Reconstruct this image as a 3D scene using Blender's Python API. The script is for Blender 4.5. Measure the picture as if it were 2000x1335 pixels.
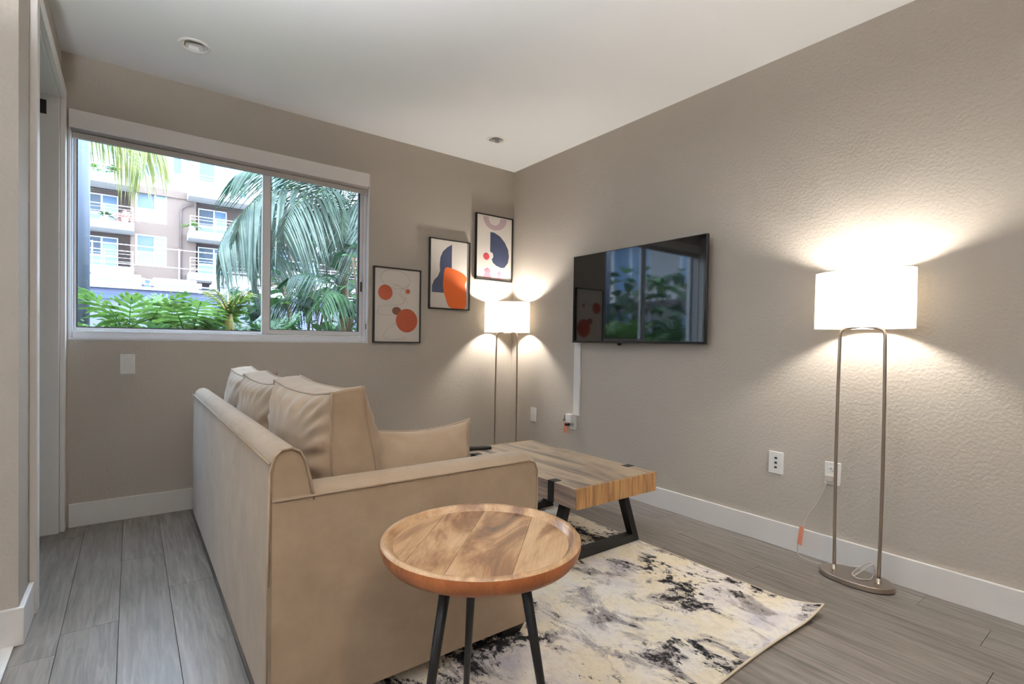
import bpy, bmesh, math, random
from mathutils import Vector, Matrix, noise
PI = math.pi
rnd = random.Random(7)
scene = bpy.context.scene
for o in list(bpy.data.objects): bpy.data.objects.remove(o)
COL = scene.collection

# ------------------------------------------------------------------ camera, light, exposure
SKY_STRENGTH = 10.5
SUN_STRENGTH = 1.5
BULB = 590.0
DOWN = 900.0
PENDANT = 600.0
FILL_TORCH = 3600.0  # strength of the added fill uplighters
scene.view_settings.view_transform = 'Standard'
scene.view_settings.look = 'None'
scene.view_settings.gamma = 1.0
scene.view_settings.use_curve_mapping = False
scene.view_settings.exposure = 0.55

yaw, pitch, roll = math.radians(53.125), math.radians(-0.909), math.radians(0.902)
fwd = Vector((math.cos(yaw)*math.cos(pitch), math.sin(yaw)*math.cos(pitch), math.sin(pitch)))
rgt = Vector((math.sin(yaw), -math.cos(yaw), 0))
upv = rgt.cross(fwd)
r2 = math.cos(roll)*rgt + math.sin(roll)*upv
u2 = -math.sin(roll)*rgt + math.cos(roll)*upv
camd = bpy.data.cameras.new('camera')
cam = bpy.data.objects.new('camera', camd); COL.objects.link(cam)
M = Matrix((r2, u2, -fwd)).transposed().to_4x4()
M.translation = Vector((-2.663, -3.555, 1.017))
cam.matrix_world = M
camd.sensor_width = 36.0
camd.lens = 36.0*992.375/2000.0
camd.shift_y = 17.92/2000.0
camd.clip_start = 0.02
camd.clip_end = 300
scene.camera = cam
try:
    scene.cycles.use_denoising = True
    scene.cycles.denoiser = 'OPENIMAGEDENOISE'
    scene.cycles.max_bounces = 10
    scene.cycles.diffuse_bounces = 6
    scene.cycles.transparent_max_bounces = 16
    scene.cycles.caustics_reflective = False
    scene.cycles.caustics_refractive = False
    scene.cycles.sample_clamp_indirect = 6.0
except Exception:
    pass

world = bpy.data.worlds.new('sky'); scene.world = world; world.use_nodes = True
nt = world.node_tree; nt.nodes.clear()
wo = nt.nodes.new('ShaderNodeOutputWorld'); bg = nt.nodes.new('ShaderNodeBackground')
bg.inputs['Color'].default_value = (0.60, 0.77, 1.0, 1); bg.inputs['Strength'].default_value = SKY_STRENGTH
nt.links.new(bg.outputs[0], wo.inputs[0])

def light(name, kind, loc, rot=(0,0,0), energy=1, color=(1,1,1), **kw):
    d = bpy.data.lights.new(name, kind); d.energy = energy; d.color = color
    for k, v in kw.items(): setattr(d, k, v)
    o = bpy.data.objects.new(name, d); COL.objects.link(o); o.location = loc; o.rotation_euler = rot
    return o
sun = light('sun', 'SUN', (0,-10,20), (0,0,0), SUN_STRENGTH, (1.0,0.96,0.90), angle=math.radians(1.5))
sun.rotation_euler = Vector((0.35, -0.75, 0.95)).to_track_quat('Z','Y').to_euler()
por = light('sky_portal', 'AREA', (-2.115, 0.17, 1.6), (math.radians(-90),0,0), 1, shape='RECTANGLE', size=1.62, size_y=1.2)
por.data.cycles.is_portal = True
por2 = light('sky_portal_west', 'AREA', (-5.74, -1.95, 1.65), (0,math.radians(-90),0), 1, shape='RECTANGLE', size=1.2, size_y=.8)
por2.data.cycles.is_portal = True
por3 = light('sky_portal_hall', 'AREA', (-4.77, -.59, 1.25), (0,math.radians(-90),0), 1, shape='RECTANGLE', size=2.1, size_y=.98)
por3.data.cycles.is_portal = True

# ------------------------------------------------------------------ materials
def srgb(r, g, b):
    f = lambda c: ((c/255+0.055)/1.055)**2.4 if c/255 > 0.04045 else c/255/12.92
    return (f(r), f(g), f(b), 1)
MATS = {}
class NT:
    def __init__(s, name):
        s.m = bpy.data.materials.new(name); s.m.use_nodes = True
        s.n = s.m.node_tree; s.b = s.n.nodes['Principled BSDF']; MATS[name] = s.m
    def node(s, t, **kw):
        x = s.n.nodes.new('ShaderNode'+t)
        for k, v in kw.items():
            if k in x.inputs.keys(): x.inputs[k].default_value = v
            else: setattr(x, k, v)
        return x
    def link(s, a, b): s.n.links.new(a, b)
    def set(s, **kw):
        for k, v in kw.items(): s.b.inputs[k.replace('_',' ')].default_value = v
        return s
    def coords(s, scale=(1,1,1), kind='Object', rot=(0,0,0), rand=False, first=False):
        tc = s.node('TexCoord'); mp = s.node('Mapping')
        if first: mp.vector_type = 'TEXTURE'; scale = tuple(1/k for k in scale)   # turn first, then stretch
        mp.inputs['Scale'].default_value = scale
        mp.inputs['Rotation'].default_value = rot
        src = tc.outputs[kind]
        if rand:
            oi = s.node('ObjectInfo'); vm = s.node('VectorMath', operation='SCALE'); vm.inputs[0].default_value = (37,53,11)
            s.link(oi.outputs['Random'], vm.inputs['Scale'])
            va = s.node('VectorMath', operation='ADD'); s.link(src, va.inputs[0]); s.link(vm.outputs[0], va.inputs[1]); src = va.outputs[0]
        s.link(src, mp.inputs['Vector']); return mp.outputs[0]
    def noise(s, vec, scale, detail=4, rough=.55, dist=0):
        n = s.node('TexNoise'); n.inputs['Scale'].default_value = scale; n.inputs['Detail'].default_value = detail
        n.inputs['Roughness'].default_value = rough; n.inputs['Distortion'].default_value = dist
        s.link(vec, n.inputs['Vector']); return n.outputs[0]
    def ramp(s, fac, stops):
        r = s.node('ValToRGB'); e = r.color_ramp.elements
        while len(e) < len(stops): e.new(0.5)
        for i, (p, c) in enumerate(stops): e[i].position = p; e[i].color = c
        s.link(fac, r.inputs[0]); return r.outputs[0]
    def mix(s, fac, a, b, mode='MIX'):
        x = s.node('MixRGB', blend_type=mode)
        for i, v in ((0, fac), (1, a), (2, b)):
            if hasattr(v, 'is_linked') or hasattr(v, 'links'): s.link(v, x.inputs[i])
            else: x.inputs[i].default_value = v
        return x.outputs[0]
    def bump(s, h, strength=.2, dist=.002):
        b = s.node('Bump'); b.inputs['Strength'].default_value = strength; b.inputs['Distance'].default_value = dist
        s.link(h, b.inputs['Height']); s.link(b.outputs[0], s.b.inputs['Normal'])
    def color(s, c): s.link(c, s.b.inputs['Base Color'])
def flat(name, col, rough=.6, metal=0, spec=.5):
    t = NT(name); t.set(Base_Color=col, Roughness=rough, Metallic=metal); t.b.inputs['Specular IOR Level'].default_value = spec
    return t.m

def wallmat(name, col, strength=.5):
    t = NT(name); v = t.coords(); t.set(Roughness=.62)
    t.b.inputs['Specular IOR Level'].default_value = .35
    n1 = t.noise(v, 72, 3, .5); n2 = t.noise(v, 1.3, 2)
    t.color(t.ramp(n2, [(.3, tuple(c*.97 for c in col[:3])+(1,)), (.7, col)]))
    t.bump(n1, strength, .004)
wallmat('wall_paint', srgb(184,175,164))
wallmat('ceiling_paint', srgb(241,241,241), .12)
flat('trim_white', srgb(238,234,230), .38)
flat('vinyl_white', srgb(228,225,226), .35)
flat('shade_cassette', srgb(236,231,227), .5)
flat('blind_fabric', srgb(176,168,162), .8)
flat('plate_white', srgb(236,234,230), .35)
flat('black_plastic', srgb(18,17,17), .4)
flat('black_metal', srgb(20,19,19), .45, .2)
flat('dark_slot', srgb(40,36,34), .7)
flat('gasket', srgb(52,54,60), .6)
flat('cup_white', srgb(200,196,192), .45)
flat('orange_tag', srgb(216,136,108), .6)
flat('cord_clear', srgb(200,190,178), .3)
flat('dark_grey', srgb(62,58,56), .7)

t = NT('brushed_nickel'); v = t.coords((1,1,60)); t.set(Metallic=1.0, Roughness=.32, Base_Color=srgb(178,166,152))
t.bump(t.noise(v, 40, 2), .04, .001)

t = NT('floor_plank'); v = t.coords((1,1,1), rand=True)
vs = t.coords((9,.55,1), rand=True); n1 = t.noise(vs, 5.5, 6, .62, .8)
vf = t.coords((80,2.2,1), rand=True); n2 = t.noise(vf, 6, 3, .6)
oi = t.node('ObjectInfo')
base = t.ramp(n1, [(.25, srgb(92,87,83)), (.48, srgb(124,117,111)), (.72, srgb(152,144,137))])
fine = t.ramp(n2, [(.35, (.80,.80,.80,1)), (.65, (1.06,1.06,1.06,1))])
c = t.mix(.75, base, fine, 'MULTIPLY')
tone = t.ramp(oi.outputs['Random'], [(0, (.84,.83,.82,1)), (1, (1.10,1.09,1.08,1))])
t.color(t.mix(1, c, tone, 'MULTIPLY'))
t.link(t.ramp(n2, [(.2, (.30,)*3+(1,)), (.8, (.44,)*3+(1,))]), t.b.inputs['Roughness'])
t.bump(n2, .12, .001)
flat('floor_joint', srgb(50,46,43), .8)

def fabricmat(name, c1, c2):
    t = NT(name); v = t.coords(); n = t.noise(v, 9, 5, .6); f = t.noise(v, 420, 2, .5)
    t.color(t.ramp(n, [(.3, c1), (.7, c2)])); t.set(Roughness=.92)
    t.b.inputs['Sheen Weight'].default_value = .25; t.b.inputs['Sheen Roughness'].default_value = .45
    t.b.inputs['Specular IOR Level'].default_value = .2
    t.bump(f, .25, .001)
fabricmat('sofa_velvet', srgb(150,130,109), srgb(164,144,123))
fabricmat('piping_fabric', srgb(144,124,103), srgb(158,138,117))

# distressed rug
t = NT('rug_print'); v = t.coords((1,1,1)); vst = t.coords((1.5,.95,1), rot=(0,0,.35))
big = t.noise(v, 1.55, 3, .5, .3); med = t.noise(vst, 5.5, 7, .72, .6); det = t.noise(vst, 30, 5, .8, .3); med2 = t.noise(v, 3.2, 5, .6)
ground = t.ramp(med2, [(.32, srgb(208,202,208)), (.45, srgb(238,231,222)), (.56, srgb(238,226,202)), (.7, srgb(228,220,214))])
ground = t.mix(.8, ground, t.ramp(det, [(.36, (.80,.79,.80,1)), (.52, (1.0,1.0,1.0,1)), (.7, (1.04,1.03,1.0,1))]), 'MULTIPLY')
grey_f = t.ramp(med, [(.50, (0,0,0,1)), (.60, (1,1,1,1))])
g1 = t.mix(grey_f, ground, srgb(150,142,140))
ma = t.node('Math', operation='MULTIPLY_ADD'); t.link(big, ma.inputs[0]); ma.inputs[1].default_value = .9; t.link(med, ma.inputs[2])
mb = t.node('Math', operation='MULTIPLY_ADD'); t.link(det, mb.inputs[0]); mb.inputs[1].default_value = .9; t.link(ma.outputs[0], mb.inputs[2])
blk = t.ramp(mb.outputs[0], [(0, (0,0,0,1)), (1, (0,0,0,1))])
mr = t.node('MapRange'); t.link(mb.outputs[0], mr.inputs[0]); mr.inputs[1].default_value = 1.48; mr.inputs[2].default_value = 1.55
g2 = t.mix(mr.outputs[0], g1, srgb(26,24,27)); t.color(g2); t.set(Roughness=.95)
t.b.inputs['Specular IOR Level'].default_value = .15
t.bump(t.noise(v, 300, 2), .3, .002)
flat('rug_edge', srgb(214,200,178), .9)

def woodmat(name, stops, scale, rot=(0,0,0), dist=1.2, rough=.4, nscale=4.0, fine=(60,1.5,60), rand=False):
    t = NT(name); v = t.coords(scale, rot=rot, rand=rand, first=rand); n = t.noise(v, nscale, 6, .6, dist)
    f = t.noise(t.coords(fine, rot=rot, rand=rand, first=rand), 5, 3, .6)
    c = t.mix(.6, t.ramp(n, stops), t.ramp(f, [(.3, (.72,.70,.68,1)), (.65, (1.08,1.08,1.08,1))]), 'MULTIPLY')
    t.color(c); t.set(Roughness=rough); t.bump(f, .12, .001)
woodmat('coffee_wood', [(.30, srgb(92,84,78)), (.43, srgb(150,132,114)), (.56, srgb(188,166,140)), (.72, srgb(206,184,154))], (4.2,.55,4.2), nscale=2.6)
woodmat('coffee_side', [(.30, srgb(92,80,74)), (.5, srgb(128,110,98)), (.72, srgb(156,134,116))], (4.5,.8,14), nscale=2.6, fine=(60,1.5,90))
woodmat('coffee_end', [(.30, srgb(120,86,56)), (.45, srgb(172,128,84)), (.6, srgb(206,162,108)), (.75, srgb(150,112,78))], (14,1,1.2), nscale=2.2, fine=(110,1,2))
woodmat('mango_wood', [(.26, srgb(74,54,44)), (.40, srgb(138,102,74)), (.52, srgb(188,154,118)), (.66, srgb(208,178,144)), (.8, srgb(150,108,72))], (3.2,.9,3), rot=(0,0,math.radians(-45.7)), nscale=2.6, dist=1.3, rough=.30, fine=(42,2,42), rand=True)
woodmat('mango_rim', [(.3, srgb(126,70,38)), (.6, srgb(178,108,62)), (.75, srgb(150,84,46))], (5,5,1.5), nscale=2.2, rough=.4)

t = NT('lamp_linen'); t.n.nodes.remove(t.b)
tr = t.node('BsdfTranslucent'); tr.inputs[0].default_value = (.95,.88,.76,1)
df = t.node('BsdfDiffuse'); df.inputs[0].default_value = (.92,.88,.80,1)
mx = t.node('MixShader'); mx.inputs[0].default_value = .30
out = t.n.nodes['Material Output']; t.link(df.outputs[0], mx.inputs[1]); t.link(tr.outputs[0], mx.inputs[2]); t.link(mx.outputs[0], out.inputs[0])

t = NT('pendant_linen'); t.n.nodes.remove(t.b)
tr = t.node('BsdfTranslucent'); tr.inputs[0].default_value = (.9,.86,.78,1)
df = t.node('BsdfDiffuse'); df.inputs[0].default_value = (.9,.88,.84,1)
mx = t.node('MixShader'); mx.inputs[0].default_value = .22
out = t.n.nodes['Material Output']; t.link(df.outputs[0], mx.inputs[1]); t.link(tr.outputs[0], mx.inputs[2]); t.link(mx.outputs[0], out.inputs[0])

def emis(name, col, s):
    t = NT(name); t.n.nodes.remove(t.b); e = t.node('Emission'); e.inputs[0].default_value = col; e.inputs[1].default_value = s
    t.link(e.outputs[0], t.n.nodes['Material Output'].inputs[0])
emis('bulb_glow', (1.0,.935,.845,1), BULB)
emis('downlight_glow', (1.0,.84,.64,1), DOWN)

emis('fill_torch_glow', (.95,.975,1.0,1), FILL_TORCH)
emis('pendant_glow', (1.0,.88,.72,1), PENDANT)

t = NT('window_glass'); t.n.nodes.remove(t.b)
tp = t.node('BsdfTransparent'); tp.inputs[0].default_value = (.97,.985,.98,1)
gl = t.node('BsdfGlossy'); gl.inputs['Roughness'].default_value = 0.0
fr = t.node('Fresnel'); fr.inputs[0].default_value = 1.75
ge = t.node('NewGeometry'); iv = t.node('Math', operation='SUBTRACT'); iv.inputs[0].default_value = 1.0; t.link(ge.outputs['Backfacing'], iv.inputs[1])
fm_ = t.node('Math', operation='MULTIPLY'); t.link(fr.outputs[0], fm_.inputs[0]); t.link(iv.outputs[0], fm_.inputs[1])
mx = t.node('MixShader'); t.link(fm_.outputs[0], mx.inputs[0]); t.link(tp.outputs[0], mx.inputs[1]); t.link(gl.outputs[0], mx.inputs[2])
t.link(mx.outputs[0], t.n.nodes['Material Output'].inputs[0])
t = NT('tv_screen'); t.set(Base_Color=srgb(9,9,11), Roughness=.05); t.b.inputs['IOR'].default_value = 1.7
t.b.inputs['Coat Weight'].default_value = .5; t.b.inputs['Coat Roughness'].default_value = .02
flat('tv_body', srgb(14,14,15), .35)
flat('art_paper', srgb(226,218,210), .7)
for n, c in dict(ink_navy=(62,70,98), ink_orange=(226,104,42), ink_rust=(176,82,52), ink_brown=(122,74,58), ink_line=(140,122,110), ink_mauve=(196,172,178), ink_red=(206,72,84), ink_pink=(212,142,160)).items(): flat(n, srgb(*c), .7)

# outdoor
flat('facade_tan', srgb(108,91,82), .9)
flat('facade_white', srgb(160,158,158), .85)
flat('recess_brown', srgb(92,76,74), .9)
flat('frame_white', srgb(232,234,236), .5)
t = NT('far_glass'); t.set(Base_Color=srgb(96,128,158), Roughness=.12); t.b.inputs['IOR'].default_value = 1.6
flat('far_curtain', srgb(88,102,116), .8)
flat('rail_white', srgb(228,232,236), .5)
flat('post_grey', srgb(74,82,98), .5)
flat('paving', srgb(150,146,142), .9)
flat('coping_blue', srgb(62,74,108), .7)
flat('wall_lavender', srgb(96,98,120), .8)
flat('terrace_white', srgb(176,176,182), .8)
flat('cushion_grey', srgb(120,124,130), .9)
flat('soil', srgb(84,70,56), .95)
flat('stucco_out', srgb(190,184,176), .9)
def leafmat(name, c1, c2, rough=.45):
    t = NT(name); v = t.coords((1,1,1), rand=True); n = t.noise(v, 6, 3)
    t.color(t.ramp(n, [(.3, c1), (.7, c2)])); t.set(Roughness=rough)
    t.b.inputs['Subsurface Weight'].default_value = 0
    tl = t.node('BsdfTranslucent'); t.link(t.ramp(n, [(.3, c1), (.7, c2)]), tl.inputs[0])
    mx = t.node('MixShader'); mx.inputs[0].default_value = .35
    t.link(t.b.outputs[0], mx.inputs[1]); t.link(tl.outputs[0], mx.inputs[2]); t.link(mx.outputs[0], t.n.nodes['Material Output'].inputs[0])
leafmat('leaf_bright', srgb(70,112,48), srgb(124,156,78))
leafmat('leaf_mid', srgb(44,80,44), srgb(80,120,66))
leafmat('leaf_dark', srgb(24,48,34), srgb(48,80,52))
leafmat('palm_grey', srgb(66,86,76), srgb(112,128,112))
leafmat('palm_yellow', srgb(84,104,46), srgb(136,132,66))
leafmat('flower_pink', srgb(226,150,140), srgb(240,190,170))
flat('bark', srgb(120,98,76), .9)
flat('stem_tan', srgb(190,164,104), .8)

# ------------------------------------------------------------------ mesh helpers
class MB:
    def __init__(s): s.v = []; s.f = []; s.mi = []; s.sm = []; s.mats = []
    def _m(s, mat):
        if mat not in s.mats: s.mats.append(mat)
        return s.mats.index(mat)
    def add(s, vs, fs, mat, smooth=False):
        b = len(s.v); s.v += [tuple(p) for p in vs]; k = s._m(mat)
        for f in fs: s.f.append([b+i for i in f]); s.mi.append(k); s.sm.append(smooth)
        return s
    def box(s, lo, hi, mat, skip=()):
        x0,y0,z0 = lo; x1,y1,z1 = hi
        vs = [(x0,y0,z0),(x1,y0,z0),(x1,y1,z0),(x0,y1,z0),(x0,y0,z1),(x1,y0,z1),(x1,y1,z1),(x0,y1,z1)]
        return s.add(vs, [(0,3,2,1),(4,5,6,7),(0,1,5,4),(1,2,6,5),(2,3,7,6),(3,0,4,7)], mat)
    def tube(s, pts, r, mat, n=10, closed=False, caps=True):
        pts = [Vector(p) for p in pts]; N = len(pts)
        rr = r if isinstance(r, (list, tuple)) else [r]*N
        vs = []; prev = None
        for i, p in enumerate(pts):
            a = pts[(i-1) % N] if (closed or i > 0) else p
            b = pts[(i+1) % N] if (closed or i < N-1) else p
            d = (b-a)
            d = d.normalized() if d.length > 1e-9 else Vector((0,0,1))
            if prev is None:
                q = Vector((0,0,1)) if abs(d.z) < .9 else Vector((1,0,0))
                x = d.cross(q).normalized()
            else:
                x = prev - d*prev.dot(d)
                x = x.normalized() if x.length > 1e-6 else d.orthogonal().normalized()
            prev = x; y = d.cross(x)
            for k in range(n):
                a_ = 2*PI*k/n; vs.append(p + rr[i]*(math.cos(a_)*x + math.sin(a_)*y))
        fs = []
        M_ = N if closed else N-1
        for i in range(M_):
            j = (i+1) % N
            for k in range(n):
                k2 = (k+1) % n; fs.append((i*n+k, i*n+k2, j*n+k2, j*n+k))
        if not closed and caps: fs.append(tuple(reversed(range(n)))); fs.append(tuple((N-1)*n+k for k in range(n)))
        return s.add(vs, fs, mat, True)
    def lathe(s, prof, mat, c=(0,0,0), n=48, a=1, b=1):
        vs = []; 
        for (r, z) in prof:
            for k in range(n):
                t_ = 2*PI*k/n; vs.append((c[0]+a*r*math.cos(t_), c[1]+b*r*math.sin(t_), c[2]+z))
        fs = []
        for i in range(len(prof)-1):
            for k in range(n):
                k2 = (k+1) % n; fs.append((i*n+k, i*n+k2, (i+1)*n+k2, (i+1)*n+k))
        return s.add(vs, fs, mat, True)
    def cap(s, r, z, mat, c=(0,0,0), n=48, a=1, b=1, down=False):
        ids = list(range(n)); 
        if down: ids.reverse()
        return s.add([(c[0]+a*r*math.cos(2*PI*k/n), c[1]+b*r*math.sin(2*PI*k/n), c[2]+z) for k in range(n)], [tuple(ids)], mat)
    def prism(s, poly, axis, a0, a1, mat, smooth=False):
        # poly: 2D points in the plane normal to axis
        def P(u, v, w):
            return (w,u,v) if axis == 'x' else ((u,w,v) if axis == 'y' else (u,v,w))
        n = len(poly); vs = [P(u,v,a0) for u,v in poly]+[P(u,v,a1) for u,v in poly]
        fs = [tuple(range(n)), tuple(range(2*n-1, n-1, -1))] 
        s.add(vs, fs, mat); b = len(s.v)-2*n
        for i in range(n): s.f.append([b+i, b+i+n, b+(i+1)%n+n, b+(i+1)%n]); s.mi.append(s._m(mat)); s.sm.append(smooth)
        return s
    def mesh(s, name, bevel=0, seg=2, recalc=True):
        me = bpy.data.meshes.new(name); me.from_pydata(s.v, [], s.f)
        for m in s.mats: me.materials.append(MATS[m])
        for i, p in enumerate(me.polygons): p.material_index = s.mi[i]; p.use_smooth = s.sm[i]
        if bevel or recalc:
            bm = bmesh.new(); bm.from_mesh(me)
            if recalc: bmesh.ops.recalc_face_normals(bm, faces=bm.faces)
            if bevel:
                es = [e for e in bm.edges if len(e.link_faces) == 2 and e.calc_face_angle(0) > .6]
                if es:
                    r_ = bmesh.ops.bevel(bm, geom=es, offset=bevel, segments=seg, affect='EDGES', profile=.6, clamp_overlap=True)
                    for f in r_['faces']: f.smooth = True
            bm.to_mesh(me); bm.free()
        me.update()
        return me
def link(name, me, parent=None, loc=None, rot=None):
    o = bpy.data.objects.new(name, me); COL.objects.link(o)
    if parent: o.parent = parent
    if loc is not None: o.location = loc
    if rot is not None: o.rotation_euler = rot
    return o
def part(name, mb, parent=None, bevel=0, seg=2, loc=None, rot=None):
    return link(name, mb.mesh(name, bevel, seg), parent, loc, rot)
def tag(o, label=None, cat=None, group=None, kind=None):
    if label: o['label'] = label
    if cat: o['category'] = cat
    if group: o['group'] = group
    if kind: o['kind'] = kind
    return o
def thing(name, label, cat, loc=(0,0,0), rot=(0,0,0), group=None):
    o = bpy.data.objects.new(name, None); COL.objects.link(o); o.location = loc; o.rotation_euler = rot
    o.empty_display_size = .1
    return tag(o, label, cat, group)
def struct(name, mb, bevel=0, label=None):
    return tag(part(name, mb, None, bevel), label, None, None, 'structure')
def kids(o): return [c for c in bpy.data.objects if c.parent == o]
def copy_tree(o, parent=None):
    c = o.copy(); COL.objects.link(c)
    if parent: c.parent = parent
    for ch in list(kids(o)):
        if ch is not c: copy_tree(ch, c)
    return c
def wall_grid(mb, axis, a0, a1, u0, u1, z0, z1, holes, mat):
    us = sorted({u0,u1}|{h[0] for h in holes}|{h[1] for h in holes}); zs = sorted({z0,z1}|{h[2] for h in holes}|{h[3] for h in holes})
    us = [u for u in us if u0 <= u <= u1]; zs = [z for z in zs if z0 <= z <= z1]
    for i in range(len(us)-1):
        for j in range(len(zs)-1):
            uc, zc = (us[i]+us[i+1])/2, (zs[j]+zs[j+1])/2
            if any(h[0] < uc < h[1] and h[2] < zc < h[3] for h in holes): continue
            if axis == 'y': mb.box((us[i],a0,zs[j]),(us[i+1],a1,zs[j+1]), mat)
            elif axis == 'x': mb.box((a0,us[i],zs[j]),(a1,us[i+1],zs[j+1]), mat)
            else: mb.box((us[i],zs[j],a0),(us[i+1],zs[j+1],a1), mat)
    return mb

# ------------------------------------------------------------------ room shell
H = 2.5
YB, XW = -6.2, -5.6            # room goes on behind and left of the camera
WX = -2.957                    # west wall face with the doorway
WIN = (-2.93, -1.295, 0.998, 2.20)
struct('wall_north', wall_grid(MB(), 'y', 0, .16, -4.75, .16, 0, H, [WIN], 'wall_paint'))
struct('wall_east', MB().box((0,YB,0),(.16,0,H), 'wall_paint'))
DOOR = (-1.0, -.068, -.01, 2.245)
struct('wall_west', wall_grid(MB(), 'x', WX-.13, WX, -1.26, 0, 0, H, [DOOR], 'wall_paint'))
struct('wall_return', MB().box((XW,-1.26,0),(WX-.13,-1.14,H), 'wall_paint'))
struct('wall_south', MB().box((XW,YB-.12,0),(.16,YB,H), 'wall_paint'))
struct('wall_far_west', wall_grid(MB(), 'x', XW-.12, XW, YB-.12, -1.14, 0, H, [(-2.35,-1.55,1.05,2.25)], 'wall_paint'))
struct('wall_hall', wall_grid(MB(), 'x', -4.75, -4.63, -1.14, 0, 0, H, [(-1.08,-.10,.2,2.3)], 'wall_paint'))
LIT = [(-2.35,-4.15)]
DARK = [(-2.409,-.489),(-.531,-.478)]
cm = MB(); hs = []
for (x,y) in LIT+DARK: hs.append((x-.045,x+.045,y-.045,y+.045))
wall_grid(cm, 'z', H, H+.02, XW-.12, .16, YB-.12, .16, hs, 'ceiling_paint')
cm.box((XW-.2,YB-.2,H+.19),(.2,.2,H+.3), 'ceiling_paint')
struct('ceiling', cm)
# floor: planks as pieces over a dark underlay
floor = struct('floor', MB().box((XW-.12,YB-.12,-.12),(.16,.16,-.004), 'floor_joint'))
PW, PL = .1585, 1.22
plank_me = MB().box((-PW/2+.0006,-PL/2+.0006,-.004),(PW/2-.0006,PL/2-.0006,0), 'floor_plank').mesh('plank', .0008, 1)
col0 = -2.536
n_pl = 0
offs = {-1:-.665, 0:-1.075, -2:-1.27}
def clipplank(x0,x1,y0,y1):
    return link('plank', MB().box((x0+.0006,y0+.0006,-.004),(x1-.0006,y1-.0006,0), 'floor_plank').mesh('plank', .0008, 1), floor)
ki = -4
for k in range(-4, 17):
    x0 = col0+PW*k; x1 = x0+PW
    if x0 < -3.18: continue
    if x0 > -.005: break
    off = offs.get(k, -rnd.random()*PL)
    j = off + PL
    while j > 0: j -= PL
    top = .0
    y = j
    ys = [0.0]
    while y > -4.6: ys.append(y); y -= PL
    ys.append(-4.6)
    for a, b in zip(ys[1:], ys[:-1]):
        if b-a < .02: continue
        if abs((b-a)-PL) < 1e-4 and x1 < 0:
            link('plank', plank_me, floor, ((x0+x1)/2, (a+b)/2, 0))
        else: clipplank(x0, min(x1, 0), a, b)
sf = MB()
for k in range(-20, 17):
    x0 = col0+PW*k; x1 = min(x0+PW, 0)
    if x0 < XW-.1 or x0 > -.005: continue
    lo = YB
    hi = -4.6 if x0 > -3.18 else -1.14
    sf.box((x0+.0006,lo,-.004),(x1-.0006,hi-.001,0), 'floor_plank')
sf.box((-4.7,-1.139,-.004),(-3.171,0,0), 'floor_plank')
tag(part('far_planks', sf, floor), None, None, None, 'stuff')

# baseboards
BH = .125
def base(name, lo, hi):
    struct(name, MB().box(lo, hi, 'trim_white'), .003)
base('baseboard_north', (-2.925,-.0150,0), (-.0005,-.0002,BH))
base('baseboard_east', (-.015,YB+.0005,0), (-.0002,-.0155,BH))
base('baseboard_return', (XW,-1.276,0), (-2.9415,-1.2602,BH))
base('baseboard_west', (WX+.0002,-1.2600,0), (-2.9415,-1.047,BH))
# threshold strip running towards the camera from the return wall
struct('trim_threshold', MB().box((-3.0,-4.5,.0002),(-2.965,-1.277,.006), 'trim_white'), .002)

# doorway casing
dc = MB()
dc.box((WX,-.066,0),(-2.935,-.0005,2.30), 'trim_white')
dc.box((WX,-1.046,0),(-2.935,-.985,2.30), 'trim_white')
dc.box((WX,-.985,2.235),(-2.935,-.066,2.30), 'trim_white')
dr = struct('door_1', dc, .003)
jm = MB(); jm.box((WX-.13,-.0840,0),(WX-.0005,-.068,2.245), 'trim_white'); jm.box((WX-.13,-1.0,0),(WX-.0005,-.984,2.245), 'trim_white'); jm.box((WX-.13,-.984,2.229),(WX-.0005,-.084,2.245), 'trim_white')
part('door_jamb', jm, dr, .002)
hg = MB(); hg.box((-3.030,-.0855,2.130),(-3.006,-.0841,2.200), 'dark_slot'); hg.box((-3.036,-.105,2.134),(-3.030,-.0841,2.196), 'brushed_nickel')
part('door_hinge', hg, dr)

# ------------------------------------------------------------------ window
wx0, wx1, wz0, wz1 = WIN
win = struct('window_1', MB().box((wx0,.0005,wz0-.0),(wx1,.155,wz0+.012), 'vinyl_white')
      .box((wx0,.0005,wz0+.012),(wx0+.010,.155,wz1), 'vinyl_white').box((wx1-.010,.0005,wz0+.012),(wx1,.155,wz1), 'vinyl_white')
      .box((wx0+.01,.0005,wz1-.012),(wx1-.01,.155,wz1), 'vinyl_white'), .002)
def frame_rect(mb, x0, x1, z0, z1, w, y0, y1, mat, wl=None, wr=None, wb=None, wt=None):
    wl = wl or w; wr = wr or w; wb = wb or w; wt = wt or w
    mb.box((x0,y0,z0),(x0+wl,y1,z1), mat); mb.box((x1-wr,y0,z0),(x1,y1,z1), mat)
    mb.box((x0+wl,y0,z0),(x1-wr,y1,z0+wb), mat); mb.box((x0+wl,y0,z1-wt),(x1-wr,y1,z1), mat)
    return mb
part('window_frame', frame_rect(MB(), wx0+.010, wx1-.010, wz0+.012, wz1-.012, .03, .03, .12, 'vinyl_white', wl=.006, wr=.022, wb=.038), win, .003)
f1 = part('fixed_sash', frame_rect(MB(), -2.913, -1.955, 1.050, 2.15, .012, .070, .10, 'vinyl_white', wb=.016, wr=.012), win, .002)
part('gasket', frame_rect(MB(), -2.901, -1.967, 1.066, 2.138, .006, .0715, .095, 'gasket', wl=.005), win)
part('glass_pane', MB().box((-2.896,.082,1.072),(-1.973,.085,2.132), 'window_glass'), f1)
f2 = part('sliding_sash', frame_rect(MB(), -1.988, -1.328, 1.050, 2.15, .03, .040, .0695, 'vinyl_white', wl=.048, wr=.022, wb=.03), win, .003)
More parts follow.
